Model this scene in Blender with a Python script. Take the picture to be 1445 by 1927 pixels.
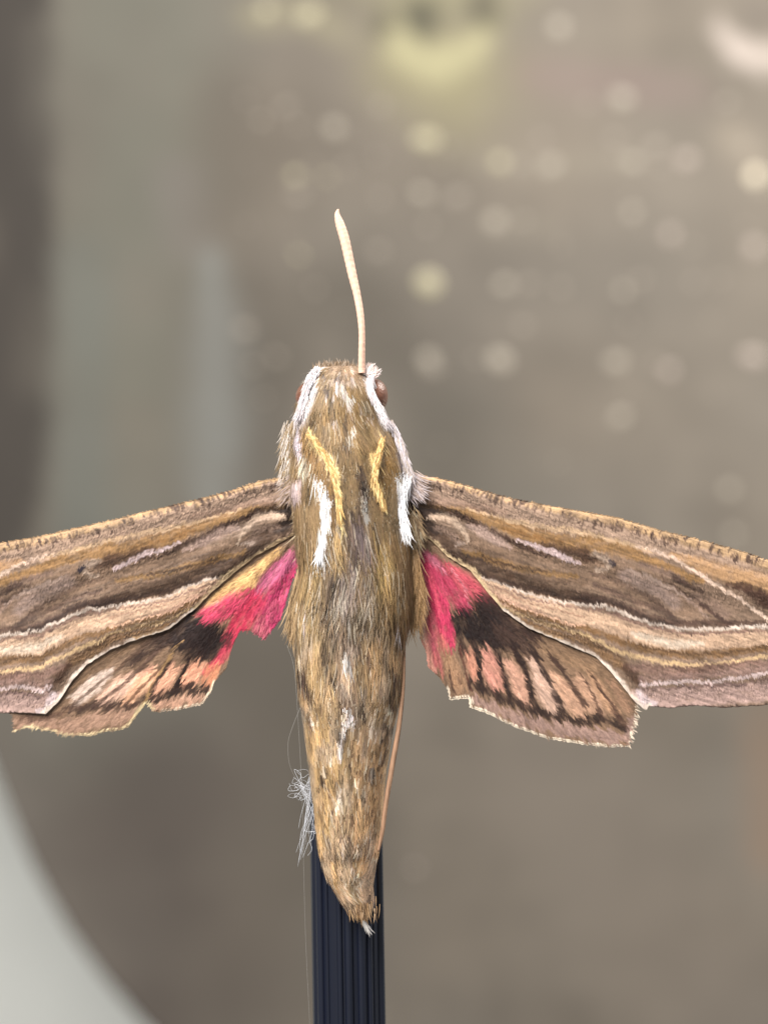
import bpy, math, random
import numpy as np
from mathutils import Vector

# ------------------------------------------------------------------ frame
S = 0.055 / 1445.0            # metres per traced unit in the moth's plane
CX, CY = 722.5, 963.5
CAMD = 0.25                   # camera to moth
Z0 = 0.075                    # height of the frame centre above the rod foot

def W(x, y, d=0.0):
    """traced units (x right, y down, d = depth away from viewer) -> metres, real size"""
    return np.array([(x - CX) * S, d * S, (CY - y) * S + Z0])

def at(x, y, Y):
    """where a thing seen at (x, y) stands when it is Y metres behind the moth"""
    f = (CAMD + Y) / CAMD
    return np.array([(x - CX) * S * f, Y, (CY - y) * S * f + Z0])

scene = bpy.context.scene
for o in list(bpy.data.objects):
    bpy.data.objects.remove(o)

cam = bpy.data.cameras.new('camera')
cam.sensor_fit = 'HORIZONTAL'
cam.sensor_width = 36.0
cam.lens = 36.0 * CAMD / 0.055
cam.clip_start = 0.01
cam.clip_end = 20.0
cam.dof.use_dof = True
cam.dof.focus_distance = CAMD - 0.0006
cam.dof.aperture_fstop = 37.0
camo = bpy.data.objects.new('camera', cam)
camo.location = (0, -CAMD, Z0)
camo.rotation_euler = (math.radians(90), 0, 0)
scene.collection.objects.link(camo)
scene.camera = camo

world = bpy.data.worlds.new('World')
scene.world = world
world.use_nodes = True
bg = world.node_tree.nodes['Background']
bg.inputs[0].default_value = (0.93, 0.96, 1.0, 1)
bg.inputs[1].default_value = 0.36

def area(name, loc, target, size, watts, col):
    l = bpy.data.lights.new(name, 'AREA')
    l.shape = 'RECTANGLE'
    l.size, l.size_y = size
    l.energy = watts
    l.color = col
    o = bpy.data.objects.new(name, l)
    o.location = loc
    o.rotation_euler = (Vector(target) - Vector(loc)).to_track_quat('-Z', 'Y').to_euler()
    scene.collection.objects.link(o)
    return o

# a bright window up to the left, in front of the moth, and an added unseen lamp for the backdrop's brightness gradient
area('window_light', (-0.15, -0.23, Z0 + 0.24), (0, 0, Z0), (0.20, 0.18), 3.65, (1.0, 0.965, 0.92))
area('added_backdrop_light', (0.17, 0.08, Z0 + 0.17), (0.045, 0.25, Z0 + 0.035), (0.10, 0.10), 1.8, (1.0, 0.965, 0.90))

scene.view_settings.view_transform = 'Standard'
scene.view_settings.look = 'None'
scene.view_settings.exposure = 0.0
scene.view_settings.gamma = 1.0
scene.view_settings.use_curve_mapping = False
scene.render.engine = 'CYCLES'
try:
    scene.cycles.use_denoising = True
except Exception:
    pass

# ------------------------------------------------------------------ helpers
ALB = 0.86

def lin(c):
    c = np.asarray(c, float) / 255.0
    return np.where(c <= 0.04045, c / 12.92, ((c + 0.055) / 1.055) ** 2.4) * ALB

_rs = np.random.RandomState(7)
_TAB = _rs.rand(256, 256)

def vnoise(x, y, seed=0):
    x = np.asarray(x, float) + seed * 17.31
    y = np.asarray(y, float) + seed * 9.77
    xi = np.floor(x).astype(int); yi = np.floor(y).astype(int)
    fx = x - xi; fy = y - yi
    fx = fx * fx * (3 - 2 * fx); fy = fy * fy * (3 - 2 * fy)
    a = _TAB[xi & 255, yi & 255]; b = _TAB[(xi + 1) & 255, yi & 255]
    c = _TAB[xi & 255, (yi + 1) & 255]; d = _TAB[(xi + 1) & 255, (yi + 1) & 255]
    return (a * (1 - fx) + b * fx) * (1 - fy) + (c * (1 - fx) + d * fx) * fy

def catmull(pts, sub=6):
    p = np.asarray(pts, float)
    if len(p) < 3:
        return p
    q = np.vstack([2 * p[0] - p[1], p, 2 * p[-1] - p[-2]])
    out = []
    for i in range(1, len(q) - 2):
        t = np.linspace(0, 1, sub, endpoint=False)[:, None]
        a, b, c, d = q[i - 1], q[i], q[i + 1], q[i + 2]
        out.append(0.5 * ((2 * b) + (-a + c) * t + (2 * a - 5 * b + 4 * c - d) * t ** 2 + (-a + 3 * b - 3 * c + d) * t ** 3))
    out.append(p[-1][None])
    return np.vstack(out)

def polydist(P, line):
    """distance of each point to a polyline and the position 0..1 along it"""
    best = np.full(len(P), 1e9); tt = np.zeros(len(P))
    n = len(line) - 1
    if n == 0:
        return np.hypot(*(P - line[0]).T), tt
    for i in range(n):
        a = line[i]; ab = line[i + 1] - a
        L = (ab ** 2).sum() + 1e-9
        t = np.clip(((P - a) @ ab) / L, 0, 1)
        d = np.hypot(P[:, 0] - a[0] - t * ab[0], P[:, 1] - a[1] - t * ab[1])
        m = d < best
        best[m] = d[m]; tt[m] = (i + t[m]) / n
    return best, tt

def paint(P, C, strokes, seed=0, streak=(0.05, 0.05), ragged=2.0):
    """lay soft pigment strokes (points, width, colour, opacity, softness) over points P"""
    wx = (vnoise(P[:, 0] * .22, P[:, 1] * .10, seed + 1) - .5) * ragged * 2
    wy = (vnoise(P[:, 0] * .22, P[:, 1] * .10, seed + 2) - .5) * ragged * 2
    wx += (vnoise(P[:, 0] * .06, P[:, 1] * .06, seed + 3) - .5) * ragged * 2
    wy += (vnoise(P[:, 0] * .06, P[:, 1] * .06, seed + 4) - .5) * ragged * 2
    Q = P + np.stack([wx, wy], 1)
    for k, st in enumerate(strokes):
        pts, w, col = st[0], st[1], st[2]
        op = st[3] if len(st) > 3 else 1.0
        soft = st[4] if len(st) > 4 else 0.5
        line = catmull(pts)
        ws = np.atleast_1d(np.asarray(w, float))
        m = ws.max() * (1 + soft)
        lo = line.min(0) - m; hi = line.max(0) + m
        idx = np.where((Q[:, 0] > lo[0]) & (Q[:, 0] < hi[0]) & (Q[:, 1] > lo[1]) & (Q[:, 1] < hi[1]))[0]
        if len(idx) == 0:
            continue
        d, t = polydist(Q[idx], line)
        hw = np.interp(t, np.linspace(0, 1, len(ws)), ws) / 2 + 1e-6
        a = np.clip((hw * (1 + soft) - d) / (2 * soft * hw), 0, 1)
        a = a * a * (3 - 2 * a) * op
        nz = vnoise(P[idx, 0] * streak[0] * 4, P[idx, 1] * streak[1] * 4, seed + 20 + k)
        a = a * np.clip(0.55 + 0.9 * nz, 0, 1)
        C[idx] = C[idx] * (1 - a[:, None]) + lin(col) * a[:, None]
    return C

def make_mesh(name, V, quads=None, tris=None, col=None, smooth=True):
    me = bpy.data.meshes.new(name)
    V = np.asarray(V, np.float32)
    nq = 0 if quads is None else len(quads)
    nt = 0 if tris is None else len(tris)
    me.vertices.add(len(V)); me.vertices.foreach_set('co', V.ravel())
    loops = []
    if nq: loops.append(np.asarray(quads, np.int32).ravel())
    if nt: loops.append(np.asarray(tris, np.int32).ravel())
    loops = np.concatenate(loops)
    me.loops.add(len(loops)); me.loops.foreach_set('vertex_index', loops)
    starts = np.concatenate([np.arange(nq) * 4, nq * 4 + np.arange(nt) * 3]).astype(np.int32)
    me.polygons.add(nq + nt)
    me.polygons.foreach_set('loop_start', starts)
    me.polygons.foreach_set('use_smooth', np.full(nq + nt, smooth))
    me.update(calc_edges=True)
    me.validate()
    if col is not None:
        at_ = me.color_attributes.new('pigment', 'FLOAT_COLOR', 'POINT')
        c4 = np.ones((len(V), 4), np.float32); c4[:, :3] = np.clip(col, 0, 1)
        at_.data.foreach_set('color', c4.ravel())
    return me

def link(name, me, mat=None, parent=None, label=None, cat=None, group=None, kind=None):
    o = bpy.data.objects.new(name, me)
    if me is not None and mat is not None:
        me.materials.append(mat)
    scene.collection.objects.link(o)
    if parent: o.parent = parent
    for k, v in (('label', label), ('category', cat), ('group', group), ('kind', kind)):
        if v: o[k] = v
    return o

def pigment_mat(name, rough=0.6, grain=0.12, gscale=9000.0, sheen=0.0, spec=0.3, transl=0.0):
    m = bpy.data.materials.new(name); m.use_nodes = True
    nt = m.node_tree; b = nt.nodes['Principled BSDF']
    a = nt.nodes.new('ShaderNodeAttribute'); a.attribute_name = 'pigment'
    tc = nt.nodes.new('ShaderNodeTexCoord')
    n = nt.nodes.new('ShaderNodeTexNoise'); n.inputs['Scale'].default_value = gscale; n.inputs['Detail'].default_value = 3
    nt.links.new(tc.outputs['Object'], n.inputs['Vector'])
    mr = nt.nodes.new('ShaderNodeMapRange')
    mr.inputs['From Min'].default_value = 0.25; mr.inputs['From Max'].default_value = 0.75
    mr.inputs['To Min'].default_value = 1 - grain; mr.inputs['To Max'].default_value = 1 + grain
    nt.links.new(n.outputs['Fac'], mr.inputs['Value'])
    mx = nt.nodes.new('ShaderNodeVectorMath'); mx.operation = 'SCALE'
    nt.links.new(a.outputs['Color'], mx.inputs[0]); nt.links.new(mr.outputs['Result'], mx.inputs['Scale'])
    nt.links.new(mx.outputs['Vector'], b.inputs['Base Color'])
    b.inputs['Roughness'].default_value = rough
    b.inputs['Specular IOR Level'].default_value = spec
    b.inputs['Sheen Weight'].default_value = sheen
    b.inputs['Sheen Roughness'].default_value = 0.4
    return m

def plain_mat(name, rgb, rough=0.5, spec=0.5, grain=0.1, gscale=400.0, bump=0.0, stretch=(1, 1, 1)):
    m = bpy.data.materials.new(name); m.use_nodes = True
    nt = m.node_tree; b = nt.nodes['Principled BSDF']
    tc = nt.nodes.new('ShaderNodeTexCoord')
    mp = nt.nodes.new('ShaderNodeMapping'); mp.inputs['Scale'].default_value = stretch
    nt.links.new(tc.outputs['Object'], mp.inputs['Vector'])
    n = nt.nodes.new('ShaderNodeTexNoise'); n.inputs['Scale'].default_value = gscale; n.inputs['Detail'].default_value = 4
    nt.links.new(mp.outputs['Vector'], n.inputs['Vector'])
    mr = nt.nodes.new('ShaderNodeMapRange')
    mr.inputs['From Min'].default_value = 0.25; mr.inputs['From Max'].default_value = 0.75
    mr.inputs['To Min'].default_value = 1 - grain; mr.inputs['To Max'].default_value = 1 + grain
    nt.links.new(n.outputs['Fac'], mr.inputs['Value'])
    mx = nt.nodes.new('ShaderNodeVectorMath'); mx.operation = 'SCALE'
    mx.inputs[0].default_value = tuple(lin(rgb))
    nt.links.new(mr.outputs['Result'], mx.inputs['Scale'])
    nt.links.new(mx.outputs['Vector'], b.inputs['Base Color'])
    b.inputs['Roughness'].default_value = rough
    b.inputs['Specular IOR Level'].default_value = spec
    if bump:
        bp = nt.nodes.new('ShaderNodeBump'); bp.inputs['Strength'].default_value = bump
        bp.inputs['Distance'].default_value = 0.0002
        nt.links.new(n.outputs['Fac'], bp.inputs['Height']); nt.links.new(bp.outputs['Normal'], b.inputs['Normal'])
    return m

def tube(line, rad, n=10, flat=1.0):
    """closed tapered tube along a 3-D line (metres)"""
    L = np.asarray(line, float); m = len(L)
    rad = np.broadcast_to(np.asarray(rad, float), (m,))
    T = np.gradient(L, axis=0); T /= np.linalg.norm(T, axis=1)[:, None] + 1e-12
    up = np.array([0, -1.0, 0.03])
    A = np.cross(T, up); A /= np.linalg.norm(A, axis=1)[:, None] + 1e-12
    B = np.cross(T, A)
    th = np.linspace(0, 2 * np.pi, n, endpoint=False)
    V = (L[:, None] + rad[:, None, None] * (np.cos(th)[None, :, None] * A[:, None] + flat * np.sin(th)[None, :, None] * B[:, None])).reshape(-1, 3)
    q = []
    for i in range(m - 1):
        for j in range(n):
            q.append((i * n + j, i * n + (j + 1) % n, (i + 1) * n + (j + 1) % n, (i + 1) * n + j))
    V = np.vstack([V, L[:1], L[-1:]])
    t = []
    for j in range(n):
        t.append((m * n, (j + 1) % n, j))
        t.append((m * n + 1, (m - 1) * n + j, (m - 1) * n + (j + 1) % n))
    return V, q, t

def join(parts):
    Vs, Q, T, o = [], [], [], 0
    for V, q, t in parts:
        Vs.append(V); Q += [tuple(i + o for i in f) for f in q]; T += [tuple(i + o for i in f) for f in t]
        o += len(V)
    return np.vstack(Vs), Q, T

def blades(root, flow, nrm, length, width, col, curl=0.35, seed=1, tipcol=1.0):
    """tapered curved hair or scale blades: 4 rows, 5 triangles each (metres)"""
    rs = np.random.RandomState(seed); n = len(root)
    side = np.cross(flow, nrm); side /= np.linalg.norm(side, axis=1)[:, None] + 1e-12
    L = length[:, None]; w = width[:, None]
    bend = (rs.rand(n, 1) - .5) * 2 * curl
    rows = []
    for t, ww in ((0.0, .8), (.35, 1.0), (.72, .7)):
        c = root + flow * L * t + side * bend * L * t * t - nrm * L * .12 * t * t
        rows += [c - side * w * ww / 2, c + side * w * ww / 2]
    tip = root + flow * L + side * bend * L - nrm * L * .12
    V = np.stack(rows + [tip], 1).reshape(-1, 3)
    b = np.arange(n)[:, None] * 7
    quads = np.vstack([b + np.array([[0, 1, 3, 2]]), b + np.array([[2, 3, 5, 4]])])
    tris = b + np.array([[4, 5, 6]])
    shade = np.linspace(1.0 if tipcol == 1.0 else .82, tipcol, 7)[None, :, None]  # optional dark roots and bright tips: hair highlight and depth painted in
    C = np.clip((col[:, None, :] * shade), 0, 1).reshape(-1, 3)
    return V, quads, tris, C

# zoomed sheets the outlines were measured on -> traced units
def sheet(ox, oy, k):
    return lambda *p: [(ox + a / k, oy + b / k) for a, b in p]
z1 = sheet(480, 660, 3.803); z2 = sheet(480, 1000, 3.803); z3 = sheet(480, 1380, 3.524)
z4 = sheet(0, 880, 3.706); z5 = sheet(250, 880, 3.706); z6 = sheet(750, 880, 3.569); z7 = sheet(1095, 900, 3.706)
z8 = sheet(580, 380, 5.667)

M_wing = pigment_mat('wing_scales', rough=0.62, grain=0.16, gscale=9000, sheen=0.08, spec=0.25)
M_fur = pigment_mat('moth_fur', rough=0.55, grain=0.10, gscale=6000, sheen=0.05, spec=0.3)
M_back = pigment_mat('weathered_paint_and_light', rough=0.7, grain=0.05, gscale=60, spec=0.2)

# ------------------------------------------------------------------ backdrop
YB = 0.25
def build_backdrop():
    # pale wall far behind
    wall_m = plain_mat('pale_wall_plaster', (238, 238, 230), rough=0.8, spec=0.2, grain=0.05, gscale=40, bump=0.2)
    a = at(-6500, -3500, .42); b = at(7500, 4200, .42)
    V = [(a[0], .42, b[2]), (b[0], .42, b[2]), (b[0], .42, a[2]), (a[0], .42, a[2]),
         (a[0], .45, b[2]), (b[0], .45, b[2]), (b[0], .45, a[2]), (a[0], .45, a[2])]
    q = [(0, 1, 2, 3), (5, 4, 7, 6), (4, 5, 1, 0), (3, 2, 6, 7), (4, 0, 3, 7), (1, 5, 6, 2)]
    link('wall', make_mesh('wall', V, q, smooth=False), wall_m, kind='structure')

    # the grey-brown board with a rounded lower corner
    xs = np.arange(-1000, 2900, 15.0)
    bx = [-1000, -700, -400, -180, -60, 0, 60, 130, 200, 270, 420, 700, 2900]
    by = [-300, 250, 750, 1080, 1325, 1480, 1625, 1750, 1845, 1927, 2060, 2230, 2600]
    bot = np.interp(xs, bx, by)
    nv = 210
    v = np.linspace(0, 1, nv)
    X = np.repeat(xs[:, None], nv, 1)
    Y = -900 + (bot[:, None] + 900) * v[None]
    P = np.stack([X.ravel(), Y.ravel()], 1)
    C = np.tile(lin((132, 123, 112)), (len(P), 1))
    n1 = vnoise(P[:, 0] * .004, P[:, 1] * .003, 5); n2 = vnoise(P[:, 0] * .012, P[:, 1] * .009, 6)
    n3 = vnoise(P[:, 0] * .02, P[:, 1] * .016, 7)
    n4 = vnoise(P[:, 0] * .008, P[:, 1] * .035, 11)
    C *= (0.74 + .24 * n1 + .18 * n2 + .12 * n3 + .10 * n4)[:, None]
    tint = vnoise(P[:, 0] * .005, P[:, 1] * .004, 9)[:, None]
    C *= 1 + (tint - .5) * np.array([[.05, .0, -.06]])
    st = [
        ([(260, -300), (255, 300), (250, 800), (230, 1300)], 330, (130, 129, 117), .7, .7),
        ([(430, 200), (400, 700), (380, 1200)], 140, (116, 107, 97), .5, .8),
        ([(150, 500), (150, 1300)], 110, (126, 130, 124), .5, .7),
        ([(395, 480), (418, 640), (420, 760), (408, 900), (405, 1020)], [40, 110, 120, 110, 40], (158, 160, 156), .6, .98),  # vertical glossy highlight painted into the board colour
        ([(330, 340), (350, 440)], 90, (142, 134, 128), .5, .8),
        ([(20, -400), (25, 400), (15, 900), (-60, 1220)], [150, 150, 145, 60], (76, 70, 65), .9, .3),
        ([(560, 1100), (520, 1500), (460, 1927)], 260, (116, 107, 96), .6, .8),
        ([(1050, 1450), (1200, 1700), (1350, 1900)], 300, (144, 133, 122), .5, .8),
        ([(700, 120), (1000, 240), (1300, 330)], 190, (150, 140, 128), .6, .8),
        ([(1000, 140), (1300, 170)], 70, (150, 132, 126), .6, .8),
        ([(1440, 1350), (1450, 1600)], 90, (156, 132, 112), .6, .8),
        ([(770, 120), (860, 150)], [150, 200], (168, 160, 124), .75, 1.0),
        ([(700, -60), (800, -40), (940, -60)], 150, (172, 165, 132), .75, .8),
        ([(728, 40), (770, 100), (830, 116), (890, 84), (935, 20)], [40, 56, 64, 50, 30], (204, 197, 156), .85, .95),
        ([(797, 26), (797, 44)], 62, (96, 93, 78), 1, .5),
        ([(912, 4), (915, 24)], 66, (112, 106, 90), 1, .5),
        ([(722, 34), (722, 50)], 40, (112, 106, 90), .9, .6),
        ([(1350, 50), (1390, 92), (1440, 104), (1500, 100)], [24, 46, 54, 50], (216, 202, 192), .9, .8),
        ([(1420, 20), (1480, 30)], 40, (128, 118, 110), .6, .8),
        ([(470, 30), (560, 20), (640, 60)], [50, 70, 50], (172, 164, 136), .6, .9),
        ([(900, 300), (1040, 312), (1180, 300)], 44, (158, 149, 134), .5, .9),
        ([(930, 420), (1030, 430)], 40, (154, 145, 131), .5, .9),
        ([(1380, 260), (1450, 330)], 60, (170, 158, 142), .6, .9),
        ([(860, 830), (960, 1000), (1000, 1200)], 200, (112, 107, 98), .6, .8),
        ([(700, 560), (820, 760), (840, 900)], 150, (108, 101, 91), .6, .9),
        ([(470, 560), (500, 800), (480, 1000)], 110, (104, 97, 88), .6, .9),
        ([(300, 1500), (250, 1650), (330, 1850)], 340, (94, 85, 79), .75, .8),  # lower left darkened in the colour to deepen the light falloff
        ([(120, 1150), (330, 1180), (560, 1300), (640, 1600)], 220, (98, 91, 82), .6, .9),
        ([(520, 700), (600, 560), (700, 640)], 130, (106, 99, 89), .6, .9),
    ]
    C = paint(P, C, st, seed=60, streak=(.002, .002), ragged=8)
    C *= .495
    f = (CAMD + YB) / CAMD
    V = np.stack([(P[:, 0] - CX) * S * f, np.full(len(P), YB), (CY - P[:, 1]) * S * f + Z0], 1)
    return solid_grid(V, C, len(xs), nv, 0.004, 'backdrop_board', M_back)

def solid_grid(V, C, nu, nv, thick, name, mat, **kw):
    """front sheet plus a back sheet `thick` metres behind it and a rim"""
    N = nu * nv
    B = V.copy(); B[:, 1] += thick
    idx = np.arange(N).reshape(nu, nv)
    q = np.stack([idx[:-1, :-1], idx[:-1, 1:], idx[1:, 1:], idx[1:, :-1]], -1).reshape(-1, 4)
    qb = q[:, ::-1] + N
    rim = np.concatenate([idx[:, 0], idx[-1, 1:], idx[::-1, -1][1:], idx[0, ::-1][1:]])
    r0, r1 = rim[:-1], rim[1:]
    qr = np.stack([r0, r1, r1 + N, r0 + N], 1)
    me = make_mesh(name, np.vstack([V, B]), np.vstack([q, qb, qr]), None, np.vstack([C, C]))
    return link(name, me, mat, **kw)

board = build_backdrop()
board['label'] = 'large blurred grey-brown board with a rounded lower corner behind the moth'
board['category'] = 'board'

# small pale studs added in loose rows to imitate blurred bright spots
bokeh_stud_cols = {'w': (138, 130, 117), 'p': (139, 127, 118), 'y': (152, 145, 118), 'b': (194, 183, 160), 'f': (120, 111, 100)}
bokeh_stud_mats = {k: plain_mat('bokeh_stud_' + n, c, rough=.5, grain=.05, gscale=300) for (k, c), n in zip(bokeh_stud_cols.items(), ('cream', 'pink', 'yellow', 'ivory', 'taupe'))}
def dome_mesh(name):
    V, q, t = [], [], []
    n, rr = 12, [(1, 0), (.92, -.28), (.7, -.5), (.38, -.62)]
    for r, d in rr:
        for j in range(n):
            a = 2 * math.pi * j / n
            V.append((r * math.cos(a), d, r * math.sin(a)))
    for i in range(len(rr) - 1):
        for j in range(n):
            q.append((i * n + j, i * n + (j + 1) % n, (i + 1) * n + (j + 1) % n, (i + 1) * n + j))
    V += [(0, -.66, 0), (0, 0, 0)]
    for j in range(n):
        t.append((len(rr) * n - n + j, len(rr) * n - n + (j + 1) % n, len(rr) * n))
        t.append(((j + 1) % n, j, len(rr) * n + 1))
    return make_mesh(name, V, q, t)
bokeh_stud_mesh = {}
for k in bokeh_stud_cols:
    bokeh_stud_mesh[k] = dome_mesh('bokeh_stud'); bokeh_stud_mesh[k].materials.append(bokeh_stud_mats[k])
studs = [(800, 262, 'y', 32), (793, 364, 'w', 26), (806, 532, 'y', 30), (805, 675, 'w', 26), (940, 305, 'y', 30), (1035, 312, 'w', 24),
         (930, 418, 'w', 26), (948, 535, 'w', 26), (940, 678, 'w', 26), (1170, 185, 'w', 26), (1188, 305, 'w', 22), (1290, 300, 'p', 28),
         (1420, 330, 'b', 36), (1188, 400, 'w', 20), (1260, 442, 'p', 26), (1418, 465, 'p', 28), (1172, 548, 'w', 22), (1158, 682, 'w', 24),
         (1258, 698, 'p', 27), (1415, 672, 'p', 30), (1166, 785, 'w', 22), (1372, 922, 'w', 28), (628, 240, 'w', 24), (555, 330, 'y', 24),
         (616, 332, 'y', 22), (562, 480, 'y', 22), (492, 225, 'w', 22), (580, 28, 'y', 30), (500, 20, 'y', 26), (560, 235, 'w', 16),
         (1380, 1005, 'w', 22), (780, 1635, 'p', 22), (1050, 870, 'w', 18), (830, 840, 'w', 18), (1050, 50, 'w', 26), (650, 585, 'w', 14)]
rs = random.Random(4)
for gy in (190, 268, 305, 364, 420, 470, 535, 610, 680, 745):  # fainter studs added for smeared highlights between the rows
    for gx in range(480, 1480, 62):
        if rs.random() < .42:
            studs.append((gx + rs.uniform(-22, 22), gy + rs.uniform(-12, 12), 'f', rs.uniform(10, 24)))
for x, y, k, r in studs:  # added studs imitating blurred bright spots
    o = bpy.data.objects.new('bokeh_stud', bokeh_stud_mesh[k]); scene.collection.objects.link(o)
    o.parent = board
    p = at(x, y, YB); o.location = (p[0], YB + 0.0001, p[2])
    rr = r * S * rs.uniform(.75, 1.35)
    o.scale = (rr * rs.uniform(.85, 1.35), rr * .35, rr * rs.uniform(.7, 1.1))
    o.rotation_euler = (0, rs.uniform(-.6, .6), 0)

# ------------------------------------------------------------------ moth
moth = link('hawk_moth', None, label='striped brown hawk moth with crimson hindwings spread on a dark ribbed rod', cat='moth')
moth.empty_display_size = .005
moth.location = W(690, 1745, 30)
bpy.context.view_layer.update()
M_INV = moth.location.copy()

def part(name, me, mat, parent=None, **kw):
    """a piece modelled in world metres, hung under the moth without moving it"""
    o = link(name, me, mat, **kw)
    o.parent = parent or moth
    if parent is None or parent is moth:
        o.location = -M_INV
    return o

# ---- forewings -------------------------------------------------------
R_COSTA = np.array([(735, 896)] + z6((110, 50), (300, 80), (500, 140), (750, 210), (1000, 260)) + z7((0, 235), (250, 280), (550, 370), (850, 440), (1100, 510), (1297, 575)) + [(1560, 1095), (1640, 1128), (1668, 1152)])
R_MARG = np.array([(735, 975), (775, 990)] + z6((220, 490), (330, 600), (480, 690), (600, 840), (700, 960), (870, 1080), (1060, 1160), (1249, 1240)) + z7((100, 1250), (200, 1350), (290, 1460), (370, 1560), (455, 1632)) + z7((470, 1596), (620, 1608), (800, 1592), (1000, 1606), (1297, 1588)) + [(1540, 1290), (1610, 1220), (1655, 1165), (1669, 1153)])
L_COSTA = np.array([(585, 902)] + z5((1050, 72), (900, 95), (700, 160), (500, 215), (300, 260), (100, 310)) + z4((850, 355), (600, 410), (300, 480), (0, 530)) + [(-140, 1052), (-260, 1090), (-340, 1135)])
L_MARG = np.array([(585, 990), (556, 1005)] + z5((1050, 510), (850, 620), (700, 740), (550, 870), (440, 980), (250, 1130)) + z4((900, 1220), (760, 1280), (600, 1380), (500, 1490), (400, 1640), (310, 1728)) + z4((285, 1722), (150, 1716), (0, 1718)) + [(-120, 1330), (-230, 1260), (-310, 1180), (-342, 1138)])
MIRX = ([735, 812, 884, 918, 946, 1100, 1219, 1669], [590, 533, 443, 398, 365, 205, 84, -342])

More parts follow.
